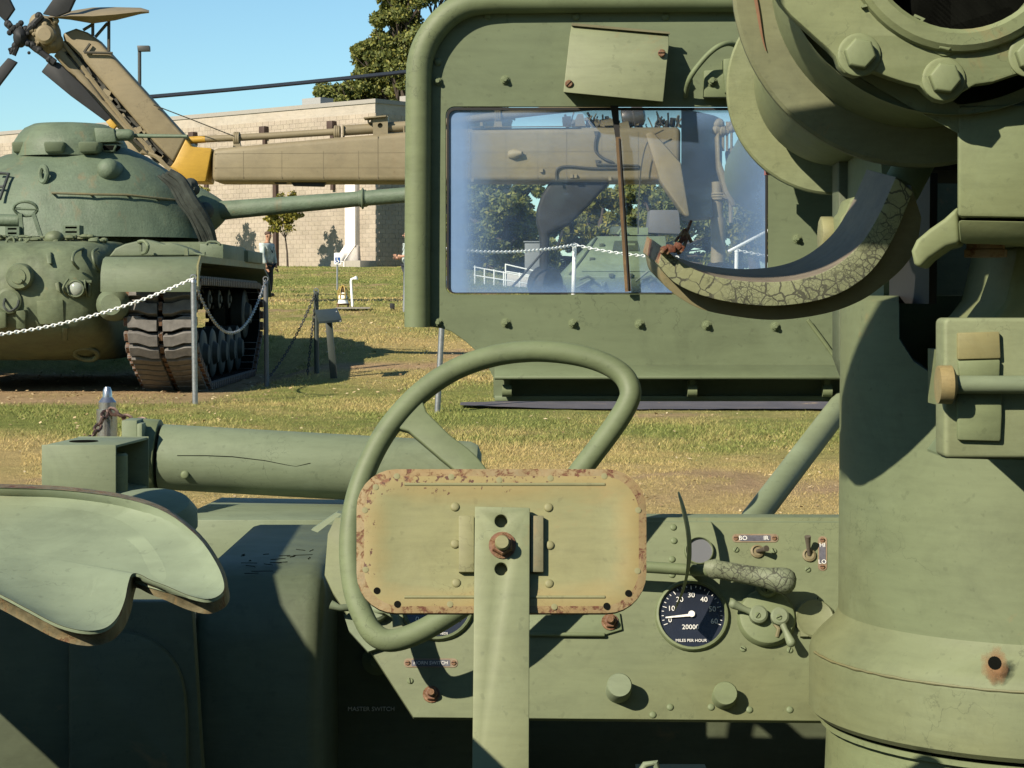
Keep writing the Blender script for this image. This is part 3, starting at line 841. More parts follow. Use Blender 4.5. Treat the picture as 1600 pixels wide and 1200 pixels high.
def nameplate(cx, cy, wpx, hpx, texts, sz):
    rim = G().prism([DP.p(x, y) for x, y in rrect(cx - wpx / 2, cy - hpx / 2, cx + wpx / 2, cy + hpx / 2, min(wpx, hpx) * .45)], DP.n * .0012)
    pl = rim.build('nameplate', paint('rust rimmed plate', (.33, .25, .16), var=.2, scale=40, rust=.3, rscale=60), DASH)
    q = 3.0
    if wpx > hpx: r_ = rrect(cx - wpx / 2 + 12, cy - hpx / 2 + q - 1, cx + wpx / 2 - 12, cy + hpx / 2 - q + 1, 1.5)
    else: r_ = rrect(cx - wpx / 2 + q - 1, cy - hpx / 2 + 12, cx + wpx / 2 - q + 1, cy + hpx / 2 - 12, 1.5)
    G().prism([DP.p(x, y, .0012) for x, y in r_], DP.n * .0006).build('plate_field', M['plateblue'], DASH)
    ends = ((cx - wpx / 2 + 6, cy), (cx + wpx / 2 - 6, cy)) if wpx > hpx else ((cx, cy - hpx / 2 + 6), (cx, cy + hpx / 2 - 6))
    for e in ends: inst('rusty_screw', ME_RSCREW, DASH, DP.p(e[0], e[1], .001), RD, .55)
    for tx, x, y in texts: text_mesh('lettering', tx, M['lettering'], sz, DASH, DP.p(x, y, .0021), RD)
nameplate(1180, 841, 72, 13, [('BO', 1161, 841), ('IR', 1197, 841)], .0115)
nameplate(1285, 865, 14, 54, [('HI', 1285, 852), ('LO', 1285, 878)], .0115)
nameplate(673, 1036, 84, 14, [('HORN SWITCH', 673, 1036)], .0088)
for x, y in ((1150, 859), (1209, 861), (1262, 890), (1277, 937), (1298, 955), (1279, 999), (1161, 1014), (1234, 1016), (641, 1064)):
    inst('screw', ME_SCREW, DASH, DP.p(x, y), RD @ Matrix.Rotation(rnd.random() * 3, 3, 'Z'), .95)
for x, y in ((1052, 824), (1053, 845), (1050, 874), (1050, 898), (1020, 1117), (1047, 1105), (1111, 1105), (1171, 1109), (1234, 1109)):
    inst('rivet', ME_RIV, DASH, DP.p(x, y), RD, .8)
def toggle(x, y, x2, y2):
    o = DP.p(x, y)
    g = G().lathe([(.0125, 0), (.0125, .004), (.009, .006), (.009, .003), (0, .003)], o, DP.n, 16, 1)
    e = DP.p(x2, y2, .026)
    g.tube([o + DP.n * .003, o.lerp(e, .5), e], [.0035, .004, .006], 10, mi=0)
    g.build('toggle_switch', [plain('toggle metal', (.20, .17, .13), .5, .3, var=.4), paint('toggle nut', (.28, .24, .13), rust=.3, rscale=40, scale=20)], DASH)
toggle(1183, 862, 1198, 857); toggle(1264, 868, 1262, 838)
g = G().lathe([(.0225, 0), (.0225, .042), (.0205, .046), (0, .0465)], DP.p(966, 1080), DP.n, 24)
g.build('pull_knob', M['pale'], DASH)
G().lathe([(.022, 0), (.022, .03), (.02, .033), (0, .033)], DP.p(1131, 1090), DP.n, 20).build('pull_knob', M['green'], DASH)
rh = hexbolt(.013, .011).mesh('rusty_bolt', M['rust'])
inst('rusty_bolt', rh, DASH, DP.p(674, 1085), RD, .95)
g = G().prism([DP.p(x, y) for x, y in ((826, 962), (938, 962), (968, 958), (972, 985), (945, 993), (826, 993))], DP.n * .006)
g.tube([DP.p(826, 991, .007), DP.p(945, 992, .007)], .004, 8)
g.build('column_bracket', M['green'], DASH, bevel=.0015)
inst('rusty_bolt', rh, DASH, DP.p(953, 972, .006), RD, .95)
# horizontal rod with a crackled grip, curved blade
g = G().tube([DP.p(800, 876, .06), DP.p(1010, 886, .062), DP.p(1118, 893, .066)], .0105, 12)
g.tube([DP.p(850, 880, 0), DP.p(850, 879, .06)], .012, 10)
g.tube([DP.p(1085, 892, -.002), DP.p(1085, 890, .06)], .011, 10)
ROD = g.build('hand_lever', M['green'], CAR)
a, b = DP.p(1110, 888, .068), DP.p(1244, 911, .075)
d = (b - a).normalized(); L = (b - a).length
G().lathe([(.0105, -.012), (.016, 0), (.0185, .006), (.0165, .014), (.017, L * .45), (.0185, L * .65), (.0235, L * .82), (.0232, L * .9), (.0175, L * .965), (.008, L * .997), (0, L)], a, d, 24).build('handle_grip', M['handgrip'], ROD)
cv = cr([(1060, 768, .12), (1069, 800, .12), (1076, 838, .115), (1076, 880, .11), (1068, 920, .10), (1054, 954, .095)], 5)
g = G(); vs = []
wd = [3, 5, 7, 8, 9, 9.5, 10, 10, 10, 10, 10, 10, 10, 10, 10, 9, 8, 7, 6.5, 6, 6, 5.5, 5, 4.5, 4, 3]
for i, q in enumerate(cv):
    k = wd[min(i, len(wd) - 1)] * .38
    for dx, of in ((-k, .008), (k, -.006), (k, -.034), (-k, -.022)):
        vs.append(DP.p(q.x + dx, q.y, q.z + of))
N_ = len(cv)
fs = [(i * 4 + k, i * 4 + (k + 1) % 4, i * 4 + 4 + (k + 1) % 4, i * 4 + 4 + k) for i in range(N_ - 1) for k in range(4)] + [(3, 2, 1, 0), tuple(range(N_ * 4 - 4, N_ * 4))]
g.add(vs, fs).build('lever_blade', M['strut'], CAR, bevel=.001)
# three-lever light switch
o = DP.p(1197, 967)
g = G().lathe([(.053, 0), (.053, .010), (.049, .017), (.044, .019), (0, .019)], o, DP.n, 36)
g.lathe([(.020, 0), (.020, .030), (.017, .034), (0, .034)], DP.p(1197, 922), DP.n, 20)
SW = g.build('light_switch', M['green'], DASH, sharp=30)
g = G()
for (x, y), (x2, y2) in (((1184, 963), (1146, 944)), ((1217, 966), (1236, 1004))):
    c0 = DP.p(x, y, .017)
    g.lathe([(.0165, 0), (.0165, .016), (.013, .019), (0, .019)], c0, DP.n, 18)
    e = DP.p(x2, y2, .034)
    g.tube([c0 + DP.n * .010, c0.lerp(e, .5) + DP.n * .003, e], [.008, .0055, .0085], 10)
    g.ball(e, .0085, 10, 6)
g.build('switch_lever', M['pale'], DASH)
for x, y in ((1184, 962), (1217, 965), (1197, 921)): inst('screw', ME_SCREW, DASH, DP.p(x, y, .0345), RD @ Matrix.Rotation(rnd.random() * 3, 3, 'Z'), 1.0)
g = G().lathe([(.036, 0), (.036, .008), (.033, .011), (.028, .009), (0, .010)], DP.p(1272, 968), DP.n, 28)
g.box(DP.p(1256, 987, .004), (.014, .02, .01), RD)
g.build('socket_cap', paint('socket cap paint', (.24, .27, .14), rust=.12, rscale=20), DASH)
g = G().tube([DP.p(1211, 975, .02), DP.p(1217, 983, .024), DP.p(1214, 995, .018)], .004, 8)
g.build('cap_chain', M['brownish'], DASH)
# levers left of the gauge
g = G().tube([DP.p(517, 945, .04), DP.p(530, 950, .04), DP.p(560, 948, .02)], [.009, .006, .008], 10)
g.prism([DP.p(x, y, .012) for x, y in ((537, 960), (552, 962), (600, 1010), (575, 1018), (545, 985))], -DP.n * .012)
g.build('horn_lever', M['pale'], DASH)
o = DP.p(588, 955)
g = G().lathe([(.022, 0), (.022, .016), (.018, .02), (0, .02)], o, DP.n, 18)
g.tube([o + DP.n * .014, DP.p(603, 953, .03), DP.p(618, 962, .034), DP.p(622, 978, .03)], [.010, .007, .007, .011], 10)
g.build('choke_lever', M['pale'], DASH)

# ---------------- steering wheel
WP = plane_rows(548, 3.71, 1000, 3.51)
rim = [(830, 549), (890, 553), (938, 565), (972, 585), (985, 610), (979, 634), (955, 672), (905, 738), (820, 850), (740, 932), (700, 962), (650, 990), (610, 1001), (584, 990), (567, 962), (553, 920), (547, 860), (552, 800), (570, 738), (602, 676), (650, 620), (706, 580), (768, 557)]
rp = cr([WP.p(*q) for q in rim], 6, True)
WH = G().tube(rp, .0197, 14, closed=True).build('steering_wheel', M['green'], CAR, clean=False)
def spoke(pts, ws):
    c = cr(pts, 5); ww = np.interp(np.linspace(0, 1, len(c)), np.linspace(0, 1, len(ws)), ws)
    l, r_ = [], []
    for i, q in enumerate(c):
        t = (c[min(i + 1, len(c) - 1)] - c[max(i - 1, 0)]).normalized(); nn = Vector((t.y, -t.x))
        l.append(q + nn * ww[i]); r_.append(q - nn * ww[i])
    return l + r_[::-1]
g = G()
g.prism([WP.p(q.x, q.y, .009) for q in spoke([(622, 630), (652, 658), (690, 693), (740, 738), (790, 830)], [50, 34, 21, 20, 19, 20, 20, 20, 20])], -WP.n * .018)
g.lathe([(.045, -.02), (.045, .015), (.03, .03), (0, .03)], WP.p(795, 835), WP.n, 24)
g.tube([WP.p(795, 835, -.01), DP.p(800, 905, 0)], .028, 16)
g.build('wheel_spoke', M['green'], WH, bevel=.006, seg=3)

# ---------------- driver's backrest on its post
BP = plane_rows(732, 2.66, 958, 2.60)
RB = BP.R()
def br(x0, y0, x1, y1, r, off): return [BP.p(x, y, off) for x, y in rrect(x0, y0, x1, y1, r, 7)]
loops = [br(557, 733, 1010, 958, 62, 0), br(569, 744, 998, 947, 56, .002), br(590, 763, 978, 930, 50, .002), br(600, 771, 968, 921, 46, .0005), br(640, 800, 928, 892, 25, -.0005)]
n = len(loops[0]); vs = [p for L_ in loops for p in L_]
vs.append(sum(loops[-1], Vector((0, 0, 0))) / n)
fs = [(i * n + k, i * n + (k + 1) % n, (i + 1) * n + (k + 1) % n, (i + 1) * n + k) for i in range(4) for k in range(n)]
fs += [(4 * n + k, 4 * n + (k + 1) % n, 5 * n) for k in range(n)]
mis_ = [0 if i < 2 * n else 1 for i in range(len(fs))]
bk = [p - BP.n * .012 for p in loops[0]]
def backpanel_mat():
    m = paint('drab paint stained by rust', (.325, .325, .15), var=.07, scale=6, warm=.3, rust=.02, rscale=8)
    t = m.node_tree; b = t.nodes['Principled BSDF']
    col = b.inputs['Base Color'].links[0].from_socket
    co = nd(t, 'ShaderNodeTexCoord').outputs['Generated']
    sx = nd(t, 'ShaderNodeSeparateXYZ'); t.links.new(co, sx.inputs[0])
    nz = noise(t, co, 4, 5)
    ax = mth(t, 'ABSOLUTE', mth(t, 'SUBTRACT', sx.outputs[0], .5)); az = mth(t, 'ABSOLUTE', mth(t, 'SUBTRACT', sx.outputs[2], .5))
    ax = mth(t, 'SUBTRACT', .5, mth(t, 'MULTIPLY', mth(t, 'SUBTRACT', .5, ax), 2.0))
    e = mth(t, 'ADD', mth(t, 'MAXIMUM', ax, az), mth(t, 'MULTIPLY', mth(t, 'SUBTRACT', nz, .5), .22))
    f = ramp(t, e, [(.26, 0.0), (.37, .45), (.44, .6), (.5, .9)])
    c2 = mixc(t, f, col, (.23, .162, .058))
    oc = nd(t, 'ShaderNodeTexCoord').outputs['Object']
    crn = mth(t, 'MULTIPLY', mth(t, 'SUBTRACT', mth(t, 'SUBTRACT', sx.outputs[2], sx.outputs[0]), .1), .16)
    k1 = mth(t, 'ADD', mth(t, 'ADD', noise(t, oc, 150, 3, .6), mth(t, 'MULTIPLY', mth(t, 'SUBTRACT', e, .40), 1.1)), crn)
    k2 = mth(t, 'ADD', mth(t, 'ADD', noise(t, oc, 38, 6, .7), mth(t, 'MULTIPLY', mth(t, 'SUBTRACT', e, .43), 1.3)), mth(t, 'MULTIPLY', crn, 1.4))
    c2 = mixc(t, ramp(t, k2, [(.66, 0.0), (.74, .9)]), c2, (.125, .045, .02))
    c2 = mixc(t, ramp(t, k1, [(.66, 0.0), (.71, 1.0)]), c2, (.06, .022, .012))
    t.links.new(c2, b.inputs['Base Color'])
    return m
MB_ = backpanel_mat()
g = G()
g.add(vs, fs[:n], 0); g.add(vs, fs[n:], 1)
g.add(loops[0] + bk, [(k, n + k, n + (k + 1) % n, (k + 1) % n) for k in range(n)] + [tuple(range(2 * n - 1, n - 1, -1))], 0)
BR = g.build('seat_backrest', [M['rimrust'], MB_], CAR, sharp=35)
# pressed stiffening beads
for y in (757, 933):
    G().tube([BP.p(632, y, .0015), BP.p(945, y, .0015)], .0022, 8).build('pressed_bead', M['yellowed'], BR)
bl = roundhead(.006, .0026).mesh('welded_stud', M['yellowed'])
for x, y in ((711, 792), (857, 793), (711, 850), (859, 852), (713, 911), (858, 912)): inst('welded_stud', bl, BR, BP.p(x, y, -.0002), RB, 1.0)
hole = G().lathe([(.0045, 0), (0, .0004)], (0, 0, 0), (0, 0, 1), 14).mesh('hole', M['dark'])
plug = G().lathe([(.0042, 0), (0, .0005)], (0, 0, 0), (0, 0, 1), 14).mesh('plug', M['yellowed'])
for x, y in ((589, 923), (621, 944), (982, 927), (948, 947)): inst('rim_hole', hole, BR, BP.p(x, y, .0025), RB)
for x, y in ((571, 890), (703, 944), (866, 948), (996, 892), (587, 761), (620, 744), (705, 745), (780, 750), (860, 747), (944, 744), (997, 797), (570, 797)): inst('rim_plug', plug, BR, BP.p(x, y, .0025), RB, .95)
# welded channel and post
for x0, x1 in ((717, 741), (829, 849)):
    G().prism([BP.p(x0, 808, -.001), BP.p(x1, 808, -.001), BP.p(x1, 896, -.001), BP.p(x0, 896, -.001)], BP.n * .010).build('weld_channel', M['yellowed'] if x0 < 800 else M['brownish'], BR, bevel=.001)
PO = [BP.p(742, 791, .018), BP.p(828, 793, .018), BP.p(828, 960, .018)]
g = G().plate([[BP.p(x, y, .016) for x, y in ((742, 791), (828, 793), (826, 1290), (737, 1290))], [BP.p(x, y, .016) for x, y in circ(783, 814, 10, 20)], [BP.p(x, y, .016) for x, y in circ(783, 889, 10, 20)]], -BP.n * .012)
PST = g.build('backrest_post', M['strut'], BR, bevel=.0015, ang=60)
e = (BP.p(737, 1290, .016) + BP.p(826, 1290, .016)) / 2
G().box((e.x, e.y + .02, (e.z + .36) / 2), (.072, .03, e.z - .36)).build('post_foot', M['strut'], BR)
g = G().lathe([(.0155, .016), (.0155, .018), (.0145, .019), (.0145, .026), (.0125, .028)], BP.p(785, 856), BP.n, 6, 0)
g.lathe([(.0175, .0162), (.0175, .018), (.012, .0185)], BP.p(785, 856), BP.n, 20, 0)
g.lathe([(.0095, .027), (.0095, .036), (.008, .038), (0, .038)], BP.p(785, 856), BP.n, 14, 1)
g.build('post_nut', [M['rust'], M['yellowed']], BR)

# ---------------- gun mount, upper right
A = P(1500, -110, 2.70); B = P(1300, 140, 4.25)
AX = (B - A).normalized()
def at(y): return A + (B - A) * ((y - A.y) / (B.y - A.y))
MN = Pl(A, -AX)
Lg = [(1080, -520), (1180, -330), (1190, -120), (1205, -20), (1219, 4), (1236, 24), (1254, 40), (1276, 60), (1294, 76), (1305, 88), (1310, 103), (1319, 114), (1336, 119), (1352, 115), (1366, 112), (1390, 121), (1415, 129), (1436, 134), (1448, 146), (1460, 156), (1477, 159), (1494, 154), (1506, 142), (1524, 132), (1552, 128), (1578, 119), (1600, 112), (1622, 114), (1640, 106), (1690, 60), (1760, -60), (1790, -200), (1730, -400), (1600, -530), (1400, -590), (1200, -570)]
hol = circ(1500, -98, 146, 40)
FL = G().plate([[MN.p(*q) for q in Lg], [MN.p(*q) for q in hol]], AX * .028).build('breech_flange', M['mount'], CAR, bevel=.004, seg=2, ang=50)
RM = MN.R()
hb = G().lathe([(.033, 0), (.033, .004), (.028, .005)], (0, 0, 0), (0, 0, 1), 28).lathe([(.0245, .004), (.0245, .020), (.0215, .023), (0, .024)], (0, 0, 0), (0, 0, 1), 6).mesh('flange_bolt', M['mount'], bevel=.0012)
for x, y, s_ in ((1342, 86, .86), (1474, 124, .86), (1608, 88, .84), (1477, 66, .56)):
    inst('flange_bolt', hb, FL, MN.p(x, y), RM @ Matrix.Rotation(.3 + x, 3, 'Z'), s_)
# raised cast ring with figures
c0 = MN.p(1500, -98)
G().lathe([(.152, -.001), (.150, -.010), (.143, -.016), (.128, -.017), (.122, -.012), (.122, .12)], c0, AX, 56, caps=False).build('cast_ring', M['mount'], FL, sharp=30)
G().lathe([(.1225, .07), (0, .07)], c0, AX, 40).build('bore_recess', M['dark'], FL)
for ch, x, y, r in (('7', 1358, 7, -52), ('4', 1378, 18, -42), ('0', 1402, 30, -34), ('7', 1430, 40, -24)):
    text_mesh('cast_numeral', ch, M['mount'], .034, FL, MN.p(x, y, .004), RM @ Matrix.Rotation(math.radians(r), 3, 'Z'), .003)
# stepped drums behind the flange
g = G().lathe([(.236, 0), (.236, .022), (.220, .024), (.220, .31)], at(2.745), AX, 72, caps=False)
DR = g.build('recoil_drum', M['mount'], CAR, sharp=30)
G().lathe([(.205, 0), (.272, 0), (.277, .004), (.277, .016), (.270, .02), (.2, .02)], at(3.04), AX, 80).build('drum_rim', M['rimpaint'], DR, sharp=30)
G().lathe([(.168, 0), (.168, 1.06)], at(3.08), AX, 64).build('cradle_drum', M['mount'], CAR)
fo = at(4.2)
CF = G().lathe([(.166, 0), (.216, 0), (.220, .004), (.220, .022), (.15, .024)], fo, AX, 72).build('cradle_flange', M['flange'], CAR, sharp=30)
G().prism([MN.p(1136, -60, -.36), MN.p(1170, -60, -.36), MN.p(1171, 26, -.36), MN.p(1150, 19, -.36)], AX * .02).build('rim_tab', M['brownish'], DR)
G().box(P(1202, 266, 4.3), (.018, .03, .02)).build('marker_lamp', plain('red lamp', (.5, .12, .06), .3), CAR)
# upper yoke above the frame that carries drum (hidden bulk)
G().lathe([(.12, 0), (.12, 2.2)], at(3.9), AX, 32).build('gun_tube', M['green'], CAR)
# added unseen bar above and left of the breech, shaped to shade the drums
g = G().prism([(-.62, 2.2, 2.42), (-.12, 2.2, 2.40), (-.12, 2.2, 2.56), (-.26, 2.2, 2.59), (-.62, 2.2, 2.55)], (0, .06, 0))
g.tube([(-.2, 2.23, 2.55), (-.1, 2.3, 2.95), (.55, 2.66, 2.95), (.58, 2.68, 2.3)], .03, 10)
g.build('drum_shade_bar', M['green'], CAR, bevel=.006)
# worn orange streak along the rim
am = at(3.037)
x_, z_ = MN.x, MN.z
G().tube([am + (x_ * math.cos(a_) + z_ * math.sin(a_)) * (.247 + .004 * math.sin(a_ * 9)) for a_ in np.linspace(math.radians(172), math.radians(205), 18)], [.0006 + .0022 * math.sin(PI * k / 17) for k in range(18)], 6).build('worn_streak', paint('orange primer streak', (.30, .16, .09), rust=.2, rscale=30), DR)
# housing block beside the breech
def wb(L, Y): return [P(x, y, Y) for x, y in L]
g = G().prism(wb([(1496, 166), (1700, 160), (1700, 342), (1496, 339)], 2.75), (.12, .5, 0))
BLK = g.build('trunnion_block', M['mount'], CAR, bevel=.006)
G().prism([P(1497, 344, 2.755), P(1700, 348, 2.755), P(1700, 386, 2.79), P(1500, 379, 2.79)], (.12, .45, 0)).build('block_base', M['mount'], BLK, bevel=.004)
G().prism(wb([(1497, 322), (1500, 380), (1478, 386), (1452, 404), (1437, 420), (1428, 412), (1424, 392), (1432, 375), (1452, 358), (1475, 342)], 2.79), (.05, .2, 0)).build('block_arm', M['mount'], BLK, bevel=.006, seg=3)
G().prism(wb([(1336, 108), (1345, 122), (1420, 166), (1497, 208), (1500, 165), (1460, 140), (1400, 118)], 2.752), (.01, .03, 0)).build('ring_web', M['mount'], BLK)
# web with rounded recess right of the crescent
g = G().prism(wb([(1590, 384), (1720, 384), (1720, 520), (1530, 520), (1556, 492), (1573, 470), (1580, 440), (1588, 405)], 2.92), (0, .3, 0))
g.build('support_web', M['mount'], BLK, bevel=.008, seg=3)
G().lathe([(.030, .0), (.030, .010), (.027, .012), (.027, .03)], P(1540, 402, 2.86), (0, 0, 1), 8).build('rusty_stud', M['rustpaint'], BLK)
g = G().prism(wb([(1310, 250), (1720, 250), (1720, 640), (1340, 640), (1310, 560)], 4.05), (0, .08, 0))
g.build('mount_yoke', M['dim'], CAR, bevel=.004)  # darkened paint stands in for the shade of the cavity
ex = .66
G().prism([(ex, 3.64, 1.45), (ex, 4.04, 1.45), (ex, 4.04, 1.93), (ex, 3.72, 1.93), (ex, 3.64, 1.76)], (.03, 0, 0)).build('yoke_shade_plate', M['green'], CAR)  # added hidden plate that keeps sun out of the yoke recess
# yoke ear with pivot bolt
EAR = G().prism(wb([(1312, 415), (1313, 340), (1322, 330), (1328, 312), (1338, 306), (1365, 318), (1380, 420)], 3.55), (0, .1, 0)).build('yoke_ear', M['mount'], CAR, bevel=.004)
g = G().lathe([(.036, 0), (.036, .024)], P(1281, 370, 3.65), (1, 0, 0), 10)
g.lathe([(.021, .02), (.021, .05)], P(1281, 372, 3.65), (1, 0, 0), 16)
g.build('pivot_bolt', M['yellowed'], CAR, bevel=.003)

# ---------------- crescent shoulder rest
inn = cr([(1036, 386), (1062, 408), (1100, 427), (1150, 438), (1208, 441), (1262, 434), (1306, 415), (1345, 381), (1372, 338), (1394, 290), (1400, 276)], 6)
out_ = cr([(1029, 414), (1052, 440), (1092, 460), (1146, 473), (1212, 478), (1280, 469), (1328, 450), (1366, 419), (1396, 372), (1419, 318), (1426, 300)], 6)
Y0, Y1 = 3.02, 3.2
def ribbon(I, O, y0, y1, shrink=None):
    n_ = len(I); vs = []
    for i in range(n_):
        a_, b_ = P(I[i].x, I[i].y, y0), P(O[i].x, O[i].y, y0)
        d_ = Vector((-.012, y1 - y0, .022)) if shrink is None else Vector((shrink[0], y1 - y0, shrink[1]))
        vs += [a_, b_, b_ + d_, a_ + d_]
    fs = [(i * 4 + k, i * 4 + (k + 1) % 4, i * 4 + 4 + (k + 1) % 4, i * 4 + 4 + k) for i in range(n_ - 1) for k in range(4)]
    fs += [(3, 2, 1, 0), tuple(range(n_ * 4 - 4, n_ * 4))]
    return vs, fs
vs, fs = ribbon(inn, out_, Y0, Y1)
mi = []
g = G()
for i, f in enumerate(fs[:-2]):
    k = i % 4
    g.add([], [], 0)
    g.f.append(f); g.m.append(1 if k == 3 else 0)
g.v = [Vector(q) for q in vs]
for f in fs[-2:]: g.f.append(f); g.m.append(2)
CRS = g.build('shoulder_rest', [M['cracked'], M['greyrub'], M['rustpaint']], CAR, bevel=.005, seg=3, ang=50)
o2 = cr([(1030, 424), (1040, 448), (1088, 480), (1146, 494), (1215, 500), (1290, 490), (1345, 470), (1385, 442), (1414, 415), (1432, 385), (1440, 340)], 6)
i2 = cr([(1030, 412), (1054, 436), (1092, 456), (1146, 469), (1212, 474), (1280, 465), (1328, 446), (1364, 417), (1394, 372), (1415, 320), (1424, 290)], 6)
vs, fs = ribbon(i2, o2, Y0 + .035, Y1 - .02)
G().add(vs, fs).build('rest_backing', M['brownish'], CRS, bevel=.003)
# torn rusty end
g = G()
for i in range(9):
    c_ = P(1036 + 30 * rnd.random(), 392 - 8 * rnd.random(), 3.0 + .02 * rnd.random())
    g.box(c_, (.004 + .012 * rnd.random(), .02, .005 + .008 * rnd.random()), Matrix.Rotation(rnd.random() * 3, 3, 'Y'))
for i in range(6):
    c_ = P(1060 + 16 * rnd.random(), 356 + 26 * rnd.random(), 3.17)
    g.box(c_, (.004, .02, .012 + .018 * rnd.random()), Matrix.Rotation(rnd.uniform(-.8, .8), 3, 'Y'))
g.build('torn_edge', M['rustpaint'], CRS, bevel=.001)['kind'] = 'stuff'
G().tube([P(1405, 300, 3.1), P(1440, 235, 3.15), P(1470, 190, 3.2)], .03, 12).build('rest_arm', M['green'], CRS)

# ---------------- pedestal
M['pedc'] = paint('collar paint', (.225, .265, .14), var=.12, scale=3.2, warm=.6, rust=.04, rscale=5)
PX = P(1640, 800, 3.5); pxx = PX.x
def zat(py, Y): return 1.6 - (py - 460) / F * Y
g = G().lathe([(.357, zat(1010, 3.5)), (.357, zat(470, 3.5)), (.335, zat(462, 3.5)), (.1, zat(462, 3.5))], (pxx, 3.5, 0), (0, 0, 1), 72)
PED = g.build('pedestal', paint('pedestal paint', (.218, .265, .142), var=.09, scale=3.2, warm=.55, rust=.02, rscale=5), CAR, sharp=30)
cut = G().prism([P(x, y, 3.0) for x, y in ((1402, 400), (1404, 535), (1428, 572), (1488, 612), (1640, 620), (1640, 400))], (.1, .52, -.004)).build('cutter', M['green'])
bmod = PED.modifiers.new('opening', 'BOOLEAN'); bmod.object = cut; bmod.operation = 'DIFFERENCE'; bmod.solver = 'EXACT'
PED.data = bpy.data.meshes.new_from_object(PED.evaluated_get(bpy.context.evaluated_depsgraph_get()))
PED.modifiers.clear(); PED.data.polygons.foreach_set('use_smooth', [len(q.vertices) < 5 or q.area < .02 for q in PED.data.polygons]); PED.data.set_sharp_from_angle(angle=math.radians(30)); bpy.data.objects.remove(cut)
G().lathe([(.355, zat(955, 3.5)), (.366, zat(975, 3.5)), (.390, zat(996, 3.5)), (.403, zat(1010, 3.5)), (.407, zat(1024, 3.5)), (.407, zat(1112, 3.5)), (.398, zat(1120, 3.5)), (.38, zat(1121, 3.5))], (pxx, 3.5, 0), (0, 0, 1), 72).build('pedestal_collar', M['pedc'], CAR, sharp=40)
G().lathe([(.388, zat(1128, 3.5)), (.388, zat(1136, 3.5)), (.376, zat(1140, 3.5)), (.392, .36)], (pxx, 3.5, 0), (0, 0, 1), 64).build('pedestal_base', M['mount'], CAR, sharp=30)
# weld seam and left edge strip
sm = [Vector((pxx + .4065 * math.sin(a_), 3.5 - .4065 * math.cos(a_), zat(1018, 3.5) + .001 * rnd.random())) for a_ in np.linspace(-1.5, .3, 50)]
G().tube(sm, [.0016 + .0012 * rnd.random() for _ in sm], 6).build('weld_bead', paint('rusty weld', (.225, .235, .125), rust=.12, rscale=20, warm=1), PED)
ht = P(1547, 1041, 3.105)
dh = Vector((ht.x - pxx, ht.y - 3.5, 0)).normalized()
hp = Vector((pxx, 3.5, ht.z)) + dh * .407
G().lathe([(.0105, .0012), (.0, .0016)], hp, dh, 16).build('drain_hole', M['dark'], CAR)
def halo_mat():
    m = paint('rust bleed', (.36, .20, .09), rust=.4, rscale=40, var=.25)
    t = m.node_tree; b = t.nodes['Principled BSDF']
    gco = nd(t, 'ShaderNodeTexCoord').outputs['Generated']
    v = nd(t, 'ShaderNodeVectorMath', operation='DISTANCE'); v.inputs[1].default_value = (.5, .5, .5)
    t.links.new(gco, v.inputs[0])
    d_ = mth(t, 'ADD', v.outputs['Value'], mth(t, 'MULTIPLY', mth(t, 'SUBTRACT', noise(t, gco, 4, 4), .5), .5))
    t.links.new(ramp(t, d_, [(.12, .85), (.28, .4), (.46, 0.0)]), b.inputs['Alpha'])
    return m
G().lathe([(.034, .0004), (.0, .0005)], hp + Vector((0, 0, -.004)), dh, 24).build('rust_bleed', halo_mat(), CAR)
G().prism(wb([(1391, 727), (1396, 727), (1395, 735), (1398, 739), (1391, 739)], 3.345), (0, .02, 0)).build('paint_chip', M['white'], PED)
G().prism([(.655, 3.22, 1.585), (.655, 3.56, 1.585), (.655, 3.56, 1.79), (.655, 3.22, 1.79)], (.012, 0, 0)).build('opening_shade_side', M['rubber'], CAR)  # added side plate, black to stand in for shade in the pedestal opening
G().prism([(.655, 3.20, 1.793), (.655, 3.58, 1.793), (1.25, 3.58, 1.793), (1.25, 3.20, 1.793)], (0, 0, .02)).build('opening_shade_top', M['rubber'], CAR)  # added cover over the opening, blackened to deepen its shade
# two unseen plates added to block sky fill and ground bounce from behind
G().prism([(.66, 2.2, .36), (2.0, 2.2, .36), (2.0, 2.2, 3.1), (.32, 2.2, 3.1), (.32, 2.2, 2.5), (.66, 2.2, 2.5)], (0, .03, 0)).build('sky_block_plate', M['dim'], CAR, bevel=.004)
G().prism([(-1.14, 1.3, .362), (1.07, 1.3, .362), (1.07, 1.3, 1.22), (-1.14, 1.3, 1.22)], (0, .04, 0)).build('rear_bounce_block', M['dim'], CAR, bevel=.004)
# ---------------- locking block at the right edge
LKp = 2.62
g = G().prism(wb([tuple(q) for q in rrect(1475, 497, 1760, 716, 9, 4)], LKp), (0, .055, 0))
LK = g.build('travel_lock', paint('lock block paint', (.30, .345, .19), var=.12, scale=7, warm=.3), CAR, bevel=.005, seg=3)
for L_ in ([(1497, 520), (1562, 518), (1564, 560), (1497, 562)], [(1497, 564), (1563, 562), (1562, 588), (1500, 590)]):
    G().prism(wb(L_, LKp - .008), (0, .02, 0)).build('raised_pad', M['yellowed'] if L_[0][1] == 520 else M['mount'], LK, bevel=.002)
G().prism(wb([(1496, 606), (1566, 606), (1566, 650), (1564, 690), (1497, 688)], LKp - .008), (0, .02, 0)).build('raised_pad', M['mount'], LK, bevel=.003)
a = P(1480, 601, LKp - .02)
G().lathe([(.0115, 0), (.0115, .14)], a, (1, 0, 0), 16).build('lock_pin', M['pale'], LK)
G().lathe([(.0, -.013), (.024, -.012), (.0245, -.008), (.0245, .005), (.02, .008), (.011, .012), (.011, .03)], a, (1, 0, 0), 24).build('pin_head', paint('rust washed pin', (.36, .30, .14), var=.25, scale=20, warm=.8, rust=.1, rscale=30), LK)
